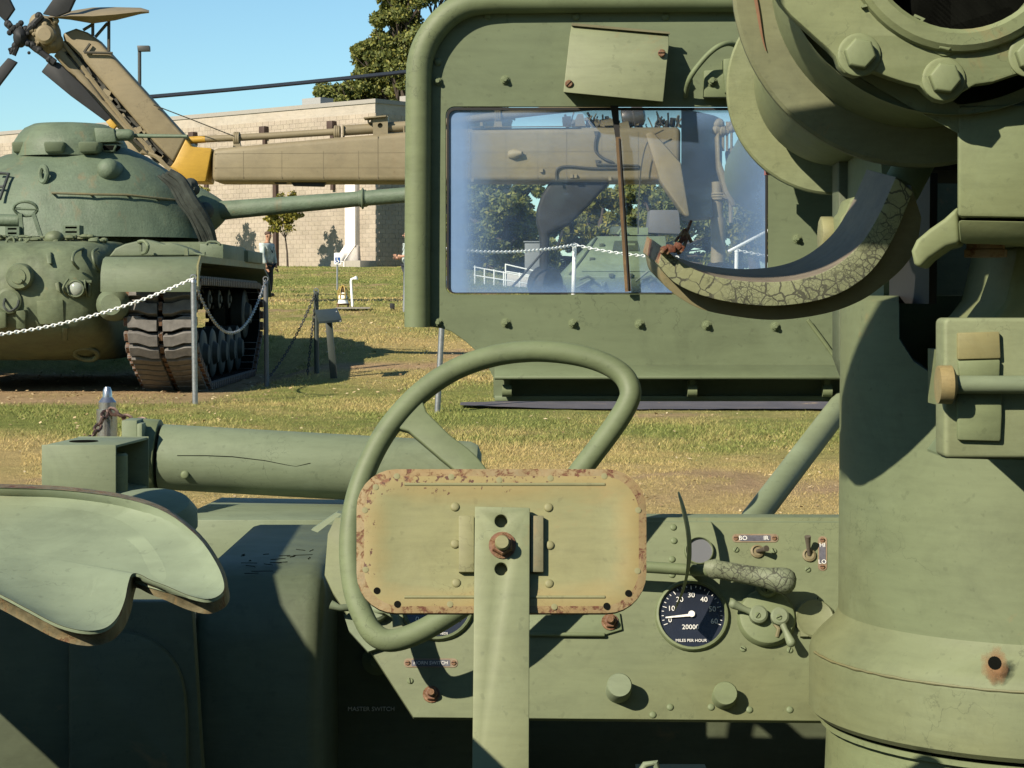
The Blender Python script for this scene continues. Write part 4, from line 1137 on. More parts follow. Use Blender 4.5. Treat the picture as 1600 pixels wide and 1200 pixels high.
G().prism(wb([(1478, 712), (1496, 690), (1720, 690), (1720, 722), (1478, 716)], LKp + .03), (0, .12, 0)).build('lock_foot', M['green'], LK)
G().prism(wb([(1570, 560), (1720, 560), (1720, 660), (1570, 660)], LKp + .08), (0, .5, 0)).build('lock_arm', M['mount'], LK)
# strut between dashboard and shield
G().tube([P(1160, 835, 3.86), P(1318, 628, 4.36)], .0255, 16).build('support_strut', M['pale'], CAR)
# bits on the floor
G().tube([P(1000, 1208, 3.3), P(1008, 1195, 3.3), P(1024, 1192, 3.3), P(1030, 1215, 3.3)], .006, 10).build('foot_pedal', M['pale'], CAR)
G().box(P(1050, 1212, 3.75), (.13, .1, .02)).build('floor_step', M['pale'], CAR)

# ------------------------------------------------------------------ tank
M['tank'] = paint('tank grey green paint', (.165, .225, .145), var=.16, scale=1.6, rust=.03, rscale=2.5, fine=30, bmp=.6, warm=.3, streak=.35)
M['hullp'] = paint('rough tank hull paint', (.185, .23, .13), var=.26, scale=4, rust=.03, rscale=4, fine=22, bmp=1.0, warm=.35)
M['fendp'] = paint('fender paint', (.185, .235, .145), var=.08, scale=1.5, rust=.03, rscale=3, warm=.2, bmp=.1)
M['pad'] = plain('track rubber', (.235, .22, .20), .85, var=.3, scale=9, bmp=.4)
M['conn'] = paint('rusty connector', (.13, .06, .045), var=.35, scale=25, rust=.7, rscale=30, bmp=.4)
M['canvas'] = plain('dark folded canvas', (.06, .072, .06), .9, var=.5, scale=6, bmp=.6)
TK = thing('tank', 'grey green battle tank on its tracks at the left with gun pointing right', 'tank', (-5.6, 27, TZ))
def sell(a, e): return math.copysign(abs(a) ** e, a)
# hull: cast bow, steep nose with an undercut chin, straight sides behind
xL, xR = P(-205, 460, 24.2).x, P(165, 460, 24.2).x
hc, hw = (xL + xR) / 2, (xR - xL) / 2
RWS = [(374, 24.75, .93), (377, 24.42, .95), (384, 24.22, .97), (400, 24.06, .985), (430, 23.96, 1.0), (470, 23.92, 1.0), (500, 23.95, 1.0), (512, 24.0, 1.0), (522, 24.10, .995), (540, 24.38, .98), (558, 24.72, .95), (566, 24.95, .91)]
rz = [P(0, q[0], 24.2).z for q in RWS]
US = [-1, -.985, -.95, -.9, -.8, -.6, -.35, 0, .35, .6, .8, .9, .95, .985, 1]
def bowy(u, i): return RWS[i][1] + .12 * abs(u) ** 3 + .42 * abs(u) ** 14
vs = []; fs = []; nU = len(US) + 2
for i, (py_, yy, kw) in enumerate(RWS):
    row = [(hc - hw * kw, 30.4, rz[i])] + [(hc + hw * kw * u, bowy(u, i), rz[i]) for u in US] + [(hc + hw * kw, 30.4, rz[i])]
    vs += row
for i in range(len(RWS) - 1):
    for k in range(nU - 1): fs.append((i * nU + k, i * nU + k + 1, (i + 1) * nU + k + 1, (i + 1) * nU + k))
fs.append(tuple(range(nU))); nb = (len(RWS) - 1) * nU
fs.append(tuple(range(nb + nU - 1, nb - 1, -1)))
fs.append(tuple(i * nU for i in range(len(RWS)))[::1] + tuple(i * nU + nU - 1 for i in reversed(range(len(RWS)))))
HL = G().add(vs, fs).build('hull', M['hullp'], TK, sharp=50)
def FT(px, py, o=0):
    y = 24.0
    for _ in range(4):
        p = P(px, py, y)
        u = max(-1, min(1, (p.x - hc) / hw))
        y = float(np.interp(-p.z, [-q for q in rz], [q[1] for q in RWS])) + .12 * abs(u) ** 3 + .42 * abs(u) ** 14
    return P(px, py, y) + Vector((0, .01 - o, 0))
FY = Vector((0, -1, 0))
G().lathe([(.155, -.1), (.155, .12), (.14, .15), (.09, .152), (.085, .165), (0, .168)], FT(33, 432), FY, 28).lathe([(.02, .16), (.02, .2), (0, .2)], FT(38, 439), FY, 8).build('bow_cap', M['hullp'], HL, sharp=30)
G().lathe([(.15, -.1), (.15, .03), (.12, .05), (0, .05)], FT(14, 470), FY, 24).build('round_plate', M['hullp'], HL, sharp=30)
HLt = G().lathe([(.105, -.15), (.105, .10), (.098, .12), (.085, .12), (.08, .09)], FT(121, 451), FY, 24).build('headlight', M['hullp'], TK, sharp=30)
G().lathe([(.084, .10), (.06, .125), (0, .135)], FT(121, 451), FY, 20).build('lens', plain('headlight lens', (.45, .5, .42), .15), HLt)
g = G().box(FT(128, 440, .0), (.24, .08, .03)).box(FT(141, 452, .02), (.03, .12, .17)).tube(cr([FT(105, 462), FT(103, 450, .16), FT(108, 436, .05)], 5), .014, 8).tube(cr([FT(136, 462, .02), FT(137, 450, .16), FT(134, 438, .05)], 5), .014, 8)
g.build('headlight_guard', M['hullp'], TK, bevel=.005)
g = G()
for L_ in ([(74, 396), (82, 394), (83, 412), (76, 412)], [(88, 443), (94, 440), (97, 458), (90, 454)]): g.prism([FT(x, y, .09) for x, y in L_], (0, .15, 0))
g.build('lifting_lug', M['hullp'], TK, bevel=.01)
for L_ in ([(58, 470), (99, 468), (101, 506), (60, 507)],): G().prism([FT(x, y, .035) for x, y in L_], (0, .1, 0)).build('bow_plate', M['hullp'], TK, bevel=.012)
G().prism([FT(x, y, .10) for x, y in [(28, 486), (43, 484), (42, 514), (28, 514)]], (0, .2, 0)).build('tow_eye', M['hullp'], TK, bevel=.01)
G().prism([FT(x, y, .10) for x, y in [(0, 488), (12, 488), (12, 512), (0, 514)]], (0, .2, 0)).build('tow_eye', M['hullp'], TK, bevel=.01)
G().prism([FT(x, y, .07) for x, y in [(99, 513), (107, 512), (106, 532), (98, 532)]], (0, .2, 0)).build('tow_eye', M['fendp'], TK, bevel=.006)
def ringm(px, py, ry, r, R, name, o=.1):
    c_ = FT(px, py, o)
    pts = [c_ + Vector((R * math.cos(a), -.12 * math.sin(a), R * ry * math.sin(a))) for a in np.linspace(0, 2 * PI, 24, endpoint=False)]
    G().tube(pts, r, 10, closed=True).build(name, M['hullp'], TK)
ringm(135, 553, .55, .03, .135, 'shackle', .02)
g = G().tube(cr([FT(130, 388, .0), FT(121, 395, .16), FT(119, 408, .2), FT(124, 420, .06)], 5), .018, 8)
g.tube(cr([FT(152, 388, .0), FT(149, 395, .16), FT(152, 412, .16), FT(156, 424, .0)], 5), .018, 8)
g.prism([FT(131, 392, -.02), FT(154, 392, -.02), FT(158, 425, -.02), FT(138, 425, -.02)], (0, .05, 0))
g.build('lamp_guard', M['hullp'], TK)
g = G()
for i in range(90):                                      # weld and casting lumps along the front deck edge
    x = rnd.uniform(-60, 170); y = rnd.uniform(368, 378)
    g.ball(P(x, y, 24.6 + rnd.random() * .3), (.02 + .05 * rnd.random(), .04, .01 + .025 * rnd.random()), 8, 5)
g.build('deck_fittings', M['hullp'], TK)['kind'] = 'stuff'
g = G().tube(cr([P(9, 382, 24.4), P(12, 374, 24.4), P(20, 371, 24.4), P(22, 379, 24.4), P(14, 383, 24.4), P(28, 383, 24.4), P(40, 378, 24.4), P(46, 373, 24.4)], 4), .016, 6)
g.tube(cr([P(8, 466, 23.9), P(6, 478, 23.75), P(14, 486, 23.75), P(26, 480, 23.75), P(29, 470, 23.85)], 5), .015, 6, mi=1)
g.build('cable', [M['hullp'], M['canvas']], TK)
for x0, y0, x1, y1 in ((8, 354, 30, 369), (98, 352, 124, 370)):
    g = G().plate([[P(x, y, 24.9) for x, y in ((x0, y0), (x1, y0), (x1, y1), (x0, y1))], [P(x, y, 24.9) for x, y in ((x0 + 4, y0 + 2), (x1 - 4, y0 + 2), (x1 - 4, y0 + 5), (x0 + 4, y0 + 5))], [P(x, y, 24.9) for x, y in ((x0 + 4, y0 + 9), (x1 - 4, y0 + 9), (x1 - 4, y0 + 12), (x0 + 4, y0 + 12))]], (0, .25, 0))
    g.prism([P(x0 + 3, y0 + 1, 25.0), P(x1 - 3, y0 + 1, 25.0), P(x1 - 3, y1, 25.0), P(x0 + 3, y1, 25.0)], (0, .05, 0), 1)
    g.build('periscope_box', [M['tank'], M['dark']], TK)
G().ball(P(85, 372, 24.7), (.12, .12, .09), 14, 8).build('hatch_bump', M['hullp'], TK)
g = G()
c_ = P(40, 326, 25.0)
g.tube([c_ + Vector((.14 * math.cos(a), -.05 * math.sin(a), .085 * math.sin(a))) for a in np.linspace(0, 2 * PI, 20, endpoint=False)], .02, 8, closed=True)
g.tube([P(20, 326, 25.0), P(60, 327, 25.0)], .018, 6)
g.prism([P(28, 334, 25.0), P(34, 334, 25.0), P(37, 368, 25.0), P(31, 368, 25.0)], (0, .04, 0)).prism([P(49, 334, 25.0), P(55, 334, 25.0), P(66, 368, 25.0), P(60, 368, 25.0)], (0, .04, 0))
g.tube([P(-60, 342, 25.1), P(30, 345, 25.1)], .075, 12)
g.build('travel_lock', M['tank'], TK)
# turret
tc = P(128, 374, 27.0); tr = P(333, 374, 27.0).x - tc.x; th = tc.z
tz1 = P(128, 230, 27.0).z - th
prof = [(1, 0), (.955, .14), (.905, .27), (.835, .43), (.75, .58), (.645, .72), (.51, .85), (.37, .94), (.20, .985), (0, 1)]
NS = 56; vs = []; fs = []
for r_, h in prof:
    for k in range(NS):
        a = 2 * PI * k / NS
        c_, s2 = math.cos(a), math.sin(a)
        rx = tr if c_ > 0 else tr * 1.18
        kk = r_ if c_ > 0 else r_ ** .72
        vs.append((tc.x + rx * kk * sell(c_, .9), 27.0 + 1.45 * (r_ ** .85) * sell(s2, .9), th + tz1 * h + (.05 * c_ if 0 < h < 1 else 0)))
for i in range(len(prof) - 1):
    fs += [(i * NS + k, i * NS + (k + 1) % NS, (i + 1) * NS + (k + 1) % NS, (i + 1) * NS + k) for k in range(NS)]
fs.append(tuple(range(NS - 1, -1, -1)))
TU = G().add(vs, fs).build('turret', M['tank'], TK, sharp=60)
G().lathe([(1.15, -.12), (1.15, .03)], (tc.x, 27, th), (0, 0, 1), 40).build('turret_ring', M['hullp'], TK)
def TS(px, py, o=0):                                     # point on the near turret side
    p = P(px, py, 25.7)
    for _ in range(12):
        h = max(0, min(1, (p.z - th) / tz1))
        r_ = float(np.interp(h, [q[1] for q in prof], [q[0] for q in prof]))
        rx = tr if p.x > tc.x else tr * 1.18
        kk = r_ if p.x > tc.x else r_ ** .72
        u = min(.985, abs(p.x - tc.x) / max(.05, rx * kk))
        s2 = (1 - (u ** (1 / .9)) ** 2) ** .5
        p = P(px, py, 27.0 - 1.45 * r_ ** .85 * s2 ** .9)
    return p - Vector((0, o, 0))
c_ = TS(172, 266)
G().lathe([(.145, -.3), (.145, .06), (.14, .10), (.115, .16), (.07, .20), (0, .215)], c_, Vector((-.1, -1, .05)), 24).build('rangefinder_dome', M['tank'], TU, sharp=50)
for px, py in ((70, 273),):
    c_ = TS(px, py, .07)
    G().tube([c_ + Vector((.05 * math.cos(a), -.03 * math.cos(a), .095 * math.sin(a))) for a in np.linspace(0, 2 * PI, 18, endpoint=False)], .035, 8, closed=True).build('lifting_ring', M['tank'], TU)
rail = [(84, 302), (143, 304), (200, 305), (246, 310), (283, 314)]
g = G().tube([TS(x, y, .09) for x, y in rail], .016, 8)
for x, y in rail: g.tube([TS(x, y, .09), TS(x, y + 1, -.02)], .016, 6)
g.build('handrail', M['brownish'], TU)
g = G().tube([TS(0, 271, .08), TS(16, 272, .08), TS(2, 312, .08)], .02, 8).tube([TS(-10, 292, .08), TS(8, 292, .08)], .016, 8)
g.build('stowage_rack', plain('dark rack', (.035, .045, .045), .6), TU)
# cupola with vision blocks and machine gun
cc = P(112, 240, 26.9)
k_ = 26.9 / F
cp = [(88 * k_, -.06), (88 * k_, .10), (84 * k_, .16), (78 * k_, .24), (69 * k_, .32), (56 * k_, .372), (28 * k_, .392), (0, .395)]
CU = G().lathe(cp, cc + Vector((-.02, 0, 0)), (0, 0, 1), 40).build('cupola', M['tank'], TU, sharp=50)
for x in (34, 84, 138):
    yy = 26.9 - 78 * k_ * math.sqrt(max(.03, 1 - ((x - 112) / 92) ** 2))
    G().prism([P(x - 17, 221, yy - .22), P(x + 17, 221, yy - .22), P(x + 14, 239, yy - .16), P(x - 14, 239, yy - .16)], (0, .4, 0)).build('vision_block', M['fendp'], TU, bevel=.03, seg=2)
g = G().prism([P(146, 199, 26.3), P(178, 200, 26.3), P(182, 222, 26.3), P(150, 223, 26.3)], (0, .5, 0))
g.lathe([(.075, 0), (.075, .2), (.05, .26)], P(178, 211, 26.4), (1, 0, 0), 14)
g.prism([P(156, 224, 26.35), P(184, 224, 26.35), P(178, 238, 26.35), P(160, 238, 26.35)], (0, .3, 0), 1)
g.build('machine_gun_mount', [M['tank'], M['dark']], TU, bevel=.025)
G().tube([P(195, 212, 26.5), P(293, 213, 26.3)], [.03, .022], 10).build('machine_gun_barrel', M['tank'], TU)
# mantlet cover and gun
g = G()
pth = [(266, 272), (284, 290), (298, 312), (312, 338), (323, 364), (329, 386)]
for dx, dy_, r_, oo in ((0, 0, .05, .02), (6, -4, .06, .10), (12, -8, .07, .28), (-6, 3, .03, .0), (4, 1, .035, .16)):
    g.tube(cr([Vector((TS(x, y, .0).x + dx * .0085, 26.15 - oo * .2 + .3 * (k_i / 5) ** 2, P(x, y, 26.0).z - dy_ * .006 + .025 * math.sin(k_i * 2.3 + dx))) for k_i, (x, y) in enumerate(pth)], 5), [r_ * (.35 + .65 * math.sin(PI * (.12 + .8 * k_ / 25)) ) for k_ in range(26)], 8)
for x, y, r_ in ((298, 290, .10), (303, 296, .08), (320, 330, .12)): g.ball(P(x, y, 26.5), (r_, r_ * 1.5, r_), 10, 7)
g.build('mantlet_cover', M['canvas'], TU, clean=False)
a, b = P(300, 334, 27.0), P(332, 331, 27.0)
G().lathe([(.42, -.3), (.40, 0), (.30, .2), (.20, .34), (.13, .42)], a, b - a, 24).build('mantlet', M['tank'], TU)
a, b = P(322, 331, 27.0), P(664, 302, 26.4)
d = (b - a).normalized(); L = (b - a).length
G().lathe([(.135, 0), (.122, .35), (.112, L * .35), (.098, L * .70), (.098, L * .705), (.112, L * .708), (.112, L * .735), (.1, L * .74), (.097, L), (.06, L), (.05, L - .1)], a, d, 28).build('gun_barrel', M['tank'], TK, sharp=30)
c_ = a + d * (L * .72)
G().tube([c_ + Vector((0, .125 * math.cos(t_), .125 * math.sin(t_))) for t_ in np.linspace(0, 2 * PI, 24, endpoint=False)], .014, 6, closed=True).build('barrel_band', M['fendp'], TK)
# fenders
FX0, FX1 = P(163, 430, 23.75).x, P(311, 430, 23.75).x
zt, zl = P(0, 401, 23.75).z, P(0, 456, 23.7).z
def fender(x0, x1):
    pr = [(23.52, zl), (23.53, zl + .2), (23.58, zt - .12), (23.68, zt - .03), (23.82, zt), (29.8, zt - .01), (30.6, zt - .18), (30.9, zt - .45)]
    g = G().prism([(x0, y, z) for y, z in pr] + [(x0, y, z - .03) for y, z in reversed(pr[4:])] + [(x0, 23.84, zt - .03), (x0, 23.72, zt - .06), (x0, 23.62, zt - .14), (x0, 23.57, zl + .2), (x0, 23.55, zl)], (x1 - x0, 0, 0))
    return g
fender(FX0, FX1).build('fender', M['fendp'], TK, bevel=.008)
fender(2 * hc - FX1, 2 * hc - FX0).build('fender', M['fendp'], TK, bevel=.008)
# flange down the outer edge of the fender
G().prism([(FX1 + .004, 23.52, zl), (FX1 + .004, 23.55, zt - .1), (FX1 + .004, 23.75, zt + .012), (FX1 + .004, 30, zt + .01), (FX1 + .004, 30, zt - .07), (FX1 + .004, 23.8, zt - .07), (FX1 + .004, 23.66, zt - .2), (FX1 + .004, 23.6, zl)], (.02, 0, 0)).build('fender_flange', M['yellowed'], TK)
mound = [(170, 401), (180, 388), (195, 381), (212, 377), (228, 374), (244, 378), (256, 382), (266, 379), (280, 383), (300, 390), (312, 399)]
G().prism([P(x, y, 24.5) for x, y in mound], (0, .5, 0)).build('stowage_cover', M['fendp'], TK, bevel=.02, seg=3)
g = G().tube(cr([P(216, 378, 24.3), P(225, 377, 24.25), P(231, 384, 24.2), P(229, 393, 24.25), P(222, 396, 24.3)], 4), .022, 8)
g.prism([P(218, 378, 24.3), P(221, 378, 24.3), P(221, 397, 24.3), P(218, 397, 24.3)], (0, .06, 0))
g.prism([P(288, 389, 24.3), P(293, 388, 24.3), P(294, 399, 24.3), P(288, 399, 24.3)], (0, .08, 0))
g.build('fender_handle', M['hullp'], TK)
def fbox(px0, px1, py0, y0, y1):
    a_ = P(px0, py0, y0); b_ = P(px1, 402, y0)
    return G().box(((a_.x + b_.x) / 2, (y0 + y1) / 2, (a_.z + zt) / 2), (b_.x - a_.x, y1 - y0, a_.z - zt))
fbox(312, 349, 381, 25.6, 27.6).build('stowage_box', M['fendp'], TK, bevel=.01)
fbox(322, 388, 391, 27.7, 29.3).build('stowage_box', M['fendp'], TK, bevel=.01)
g = G().tube(cr([P(322, 382, 25.6), P(326, 378, 25.6), P(338, 378, 25.6), P(344, 382, 25.6)], 4), .015, 6)
g.tube([P(303, 396, 23.9), P(320, 399, 23.9), P(320, 394, 23.9)], .015, 6)
g.build('box_handle', M['fendp'], TK)
G().box(((P(150, 390, 25.2).x + P(322, 390, 25.2).x) / 2, 27.6, (zt + th) / 2 - .06), (P(312, 390, 25.2).x - P(150, 390, 25.2).x, 3.4, th - zt)).build('hull_deck', M['hullp'], TK, bevel=.03)
# final drive hub between hull and track
G().lathe([(.19, -.3), (.19, .25), (.12, .34), (0, .34)], P(182, 476, 24.1), FY, 20).build('final_drive', M['fendp'], TK, sharp=40)
# track
def hull2(ps):
    ps = sorted(set(ps))
    def half(ps):
        o = []
        for p in ps:
            while len(o) > 1 and (o[-1][0] - o[-2][0]) * (p[1] - o[-2][1]) - (o[-1][1] - o[-2][1]) * (p[0] - o[-2][0]) <= 0: o.pop()
            o.append(p)
        return o
    a_, b_ = half(ps), half(ps[::-1])
    return a_[:-1] + b_[:-1]
zg0 = TZ + .065
circs = [(24.42, zg0 + .80, .46), (25.18, zg0 + .33, .33), (29.3, zg0 + .33, .33), (29.95, zg0 + .83, .40)]
hp = hull2([(round(cy + r * math.cos(t_), 4), round(cz + r * math.sin(t_), 4)) for cy, cz, r in circs for t_ in np.linspace(0, 2 * PI, 40, endpoint=False)])
hp = [Vector(p) for p in hp]
per = sum((hp[(i + 1) % len(hp)] - hp[i]).length for i in range(len(hp)))
NP_ = round(per / .168); step = per / NP_
def walk(s_):
    s_ %= per
    for i in range(len(hp)):
        l = (hp[(i + 1) % len(hp)] - hp[i]).length
        if s_ <= l: return hp[i].lerp(hp[(i + 1) % len(hp)], s_ / l)
        s_ -= l
    return hp[0]
TX0, TX1 = P(196, 500, 24.0).x, P(308, 500, 24.0).x
tw = TX1 - TX0; txc = (TX0 + TX1) / 2
pd = G()
for s in (-1, 1):
    x0, x1 = s * tw * .04, s * tw * .45
    hs = step * .5 - .017
    q1, q2 = x0 + (x1 - x0) * .30, x0 + (x1 - x0) * .68
    zz = -.045
    top = [(x0, zz - hs), (q1, zz - hs), (q2, -hs), (x1, -hs), (x1, hs), (q2, hs), (q1, zz + hs), (x0, zz + hs)]
    pd.prism([(x, y, -.03) for x, y in top], (0, 0, .11), 0)
    pd.box(((x0 + x1) / 2, 0, -.02), (abs(x1 - x0), step * .98, .03), None, 2)
for xx, ww in ((-tw * .475, .06), (0, .055), (tw * .475, .06)):
    pd.box((xx, 0, .01), (ww, step * .62, .085), None, 1)
    pd.lathe([(.022, -ww * .52), (.022, ww * .52)], (xx, step * .22, .02), (1, 0, 0), 8, 1)
PAD = pd.mesh('track_pad', [M['pad'], M['conn'], M['dark']], bevel=.006, seg=1)
def padM(i, xc):
    p, p2 = walk(i * step), walk(i * step + .02)
    t_ = (p2 - p).normalized()
    nrm = Vector((0, t_.y, -t_.x)); tt = Vector((0, t_.x, t_.y))
    if nrm.dot(Vector((0, p.x - 27.2, p.y - (zg0 + .5)))) < 0: nrm = -nrm
    xx = tt.cross(nrm)
    if xx.x < 0: xx = -xx; tt = -tt
    return Vector((xc, p.x, p.y)), Matrix((xx, tt, nrm)).transposed()
TR = G().box((txc, 27, zg0 + .6), (tw * .2, 3, .05)).build('track', M['conn'], TK)
for i in range(NP_):
    p, R = padM(i, txc)
    inst('track_pad', PAD, TR, p, R)
# the far track: one mesh
g = G()
for i in range(NP_):
    p, R = padM(i, 2 * hc - txc)
    for v0, f0, m0 in [(pd.v, pd.f, pd.m)]:
        k0 = len(g.v)
        g.v += [p + R @ q for q in v0]; g.f += [tuple(a_ + k0 for a_ in f) for f in f0]; g.m += m0
o = g.build('far_track', [M['pad'], M['conn'], M['dark']], TK, clean=False); o['kind'] = 'stuff'
# road wheels and rollers
rw = G().lathe([(.12, -.22), (.16, -.2), (.29, -.2), (.32, -.18), (.32, -.04), (.2, -.03), (.2, .03), (.32, .04), (.32, .18), (.29, .2), (.16, .2), (.12, .26), (0, .27)], (0, 0, 0), (1, 0, 0), 28)
RW = rw.mesh('road_wheel', M['wheel'])
for side in (0, 1):
    X = txc if side == 0 else 2 * hc - txc
    R = Matrix.Identity(3) if side == 0 else Matrix.Rotation(PI, 3, 'Z')
    for i in range(6): inst('road_wheel', RW, TK, (X, 25.2 + i * .82, zg0 + .35), R)
    inst('idler_wheel', RW, TK, (X, 24.42, zg0 + .83), R, 1.18); inst('drive_sprocket', RW, TK, (X, 29.95, zg0 + .83), R, 1.12)
    for i in range(5): inst('return_roller', RW, TK, (X, 25.4 + i * .95, zg0 + 1.05), R, .42)

# ------------------------------------------------------------------ posts, chains, plaque
def post(pxb, pyb, pxt, pyt, Y, r, mat, label, cap=True, sheen=None):
    b_ = P(pxb, pyb, Y); t_ = P(pxt, pyt, Y)
    zb = gz(b_.x, b_.y)
    b2 = Vector((b_.x, b_.y, zb - .05))
    g = G().tube([b2, t_], r, 14)
    if cap: g.lathe([(r * 1.12, -.03), (r * 1.12, 0), (r * .8, .012), (0, .016)], t_, (0, 0, 1), 14)
    o = g.build('fence_post', mat, None, (b_.x, b_.y, zb))
    e = G().tube([t_ + Vector((.03 * math.cos(a_), 0, .03 + .03 * math.sin(a_))) for a_ in np.linspace(0, 2 * PI, 12, endpoint=False)], .007, 6, closed=True).build('eye_bolt', M['steel'], o)
    tag(o, label, 'post', 'chain fence posts')
    return t_ + Vector((0, 0, .02))
pA = post(305, 632, 302, 438, 22.0, .030, M['steel'], 'bright galvanized chain post in front of the tank track')
pB = post(417, 612, 415, 440, 25.3, .030, plain('shade darkened galvanized post', (.22, .23, .24), .5, .4), 'chain post in the dark shade along the tank side')  # steel tone darkened to carry the tank's shade on this post
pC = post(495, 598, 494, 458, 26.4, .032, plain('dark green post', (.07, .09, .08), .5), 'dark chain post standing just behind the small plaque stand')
pD = post(632, 483, 636, 366, 36.5, .038, M['steel'], 'leaning far chain post in front of the man by the doorway')
pE = post(683, 651, 694, 440, 21.0, .030, M['steel'], 'leaning galvanized post seen below the corner of the windscreen frame')
pF = post(895, 466, 898, 384, 40.0, .040, M['white'], 'white chain post seen through the windscreen left of the wiper')
pG_ = post(1150, 462, 1151, 392, 41.0, .040, M['white'], 'white chain post seen through the windscreen at the right end')
# close stanchion beyond the hull
b_ = P(167, 700, 8.2); zb = gz(b_.x, 8.2)
g = G().tube([(b_.x, 8.2, zb - .05), P(167, 640, 8.2)], .042, 18)
g.lathe([(.036, 0), (.036, .03), (.02, .05), (.018, .075), (.012, .09), (0, .092)], P(168, 640, 8.2), (0, 0, 1), 16)
o = g.build('stanchion', M['chrome'], None, (b_.x, 8.2, zb), sharp=30)
tag(o, 'shiny metal stanchion behind the square guard box with rusty chain', 'post')
def chain_obj(name, pts, link, r, mat, label):
    """a hanging chain of alternating oval links along a sampled curve"""
    g = G(); seg = 0
    cum = [0]
    for a_, b_ in zip(pts, pts[1:]): cum.append(cum[-1] + (b_ - a_).length)
    n_ = int(cum[-1] / (link * .76))
    for i in range(n_):
        s_ = cum[-1] * (i + .5) / n_
        k = next(j for j in range(1, len(cum)) if cum[j] >= s_ - 1e-9)
        f_ = (s_ - cum[k - 1]) / max(1e-9, cum[k] - cum[k - 1])
        c_ = pts[k - 1].lerp(pts[k], f_); t_ = (pts[k] - pts[k - 1]).normalized()
        u = Vector((0, 1, 0)) if i % 2 else t_.cross(Vector((0, 1, 0)))
        u = (u - t_ * u.dot(t_)).normalized()
        g.tube([c_ + t_ * (link * .5 * math.cos(a_)) + u * (link * .27 * math.sin(a_)) for a_ in np.linspace(0, 2 * PI, 8, endpoint=False)], r, 5, closed=True)
    mid = pts[len(pts) // 2]
    o = g.build(name, mat, None, tuple(mid), clean=False)
    return tag(o, label, 'chain', 'barrier chains')
def hang(a_, b_, sag, n_=24):
    return [a_.lerp(b_, t_) - Vector((0, 0, sag * 4 * t_ * (1 - t_))) for t_ in np.linspace(0, 1, n_)]
chain_obj('barrier_chain', hang(P(-60, 528, 20.6), pA, .12, 40), .052, .0075, M['white'], 'white chain hanging across the front of the tank')
chain_obj('barrier_chain', hang(pA, pB, .62, 30), .05, .0065, M['steel'], 'grey chain drooping low beside the tank track between two posts')
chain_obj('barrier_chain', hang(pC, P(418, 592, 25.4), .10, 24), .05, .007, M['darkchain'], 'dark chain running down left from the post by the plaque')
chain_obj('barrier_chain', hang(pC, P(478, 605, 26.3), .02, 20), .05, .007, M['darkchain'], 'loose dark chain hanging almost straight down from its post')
chain_obj('barrier_chain', hang(P(690, 388, 36.5), pF, .10, 40), .085, .011, M['white'], 'white chain seen through the glass left of its white post')
chain_obj('barrier_chain', hang(pF, P(1060, 402, 40.2), .06, 30), .085, .011, M['white'], 'white chain seen through the glass in front of the armoured car')
chain_obj('barrier_chain', hang(pG_, P(1225, 402, 41), .02, 16), .085, .010, M['white'], 'white chain seen through the glass right of its post')
o = G().tube([P(1138, 393, 41), P(1205, 358, 41)], .03, 8).build('white_rail', M['white'], None, tuple(P(1150, 392, 41))); tag(o, 'sloping white rail seen at the right end of the windscreen', 'rail')
chain_obj('barrier_chain', hang(P(166, 642, 8.16), P(138, 690, 8.0), .01, 12), .045, .0065, M['rustchain'], 'rusty chain falling left from the shiny stanchion')
chain_obj('barrier_chain', hang(P(172, 640, 8.16), P(228, 658, 8.1), .012, 14), .045, .0065, M['rustchain'], 'rusty chain running right from the shiny stanchion')
# plaque stand
b_ = P(522, 601, 25.6); zb = gz(b_.x, b_.y)
PQ = thing('plaque_stand', 'dark information plaque on a single leaning post beside the tank', 'plaque', (b_.x, b_.y, zb))
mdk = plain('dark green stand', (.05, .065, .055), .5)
t_ = P(513, 500, 25.6)
sd = Vector((.042, 0, 0))
G().prism([Vector((b_.x, b_.y, zb - .05)) - sd, Vector((b_.x, b_.y, zb - .05)) + sd, t_ + sd, t_ - sd], (0, .08, 0)).build('post', mdk, PQ, bevel=.008)
pl = [P(491, 488, 25.5), P(527, 485, 25.75), P(534, 503, 25.3), P(498, 506, 25.05)]
G().prism(pl, (0, .015, .03)).build('panel', mdk, PQ, bevel=.004)
for x, y in ((526, 487), (532, 502)): G().ball(P(x, y, 25.2), .012, 8, 6).build('screw', M['steel'], PQ)
# parking sign
b_ = P(527, 458, 62); zb = gz(b_.x, 62)
SG = thing('parking_sign', 'small white sign with blue wheelchair square on a thin post', 'sign', (b_.x, 62, zb))
G().tube([(b_.x, 62, zb - .05), P(527, 394, 62)], .028, 8).build('post', M['steel'], SG)
PN = G().prism([P(x, y, 61.95) for x, y in rrect(522, 395, 533, 413, 1.2, 3)], (0, .02, 0)).build('panel', M['white'], SG)
G().prism([P(x, y, 61.94) for x, y in ((523.6, 402), (531.4, 402), (531.4, 411), (523.6, 411))], (0, .012, 0)).build('blue_field', plain('sign blue', (.03, .12, .42), .5), PN)
g = G().ball(P(527, 403.6, 61.93), .016, 8, 6).tube([P(527, 404.8, 61.93), P(527, 407, 61.93), P(529, 407, 61.93), P(530, 409.4, 61.93)], .013, 6)
cpt = P(526.9, 408.2, 61.93)
g.tube([cpt + Vector((.045 * math.cos(a_), 0, .045 * math.sin(a_))) for a_ in np.linspace(.9 * PI, 1.9 * PI + .4, 12)], .011, 6)
g.build('wheelchair_symbol', M['white'], PN)
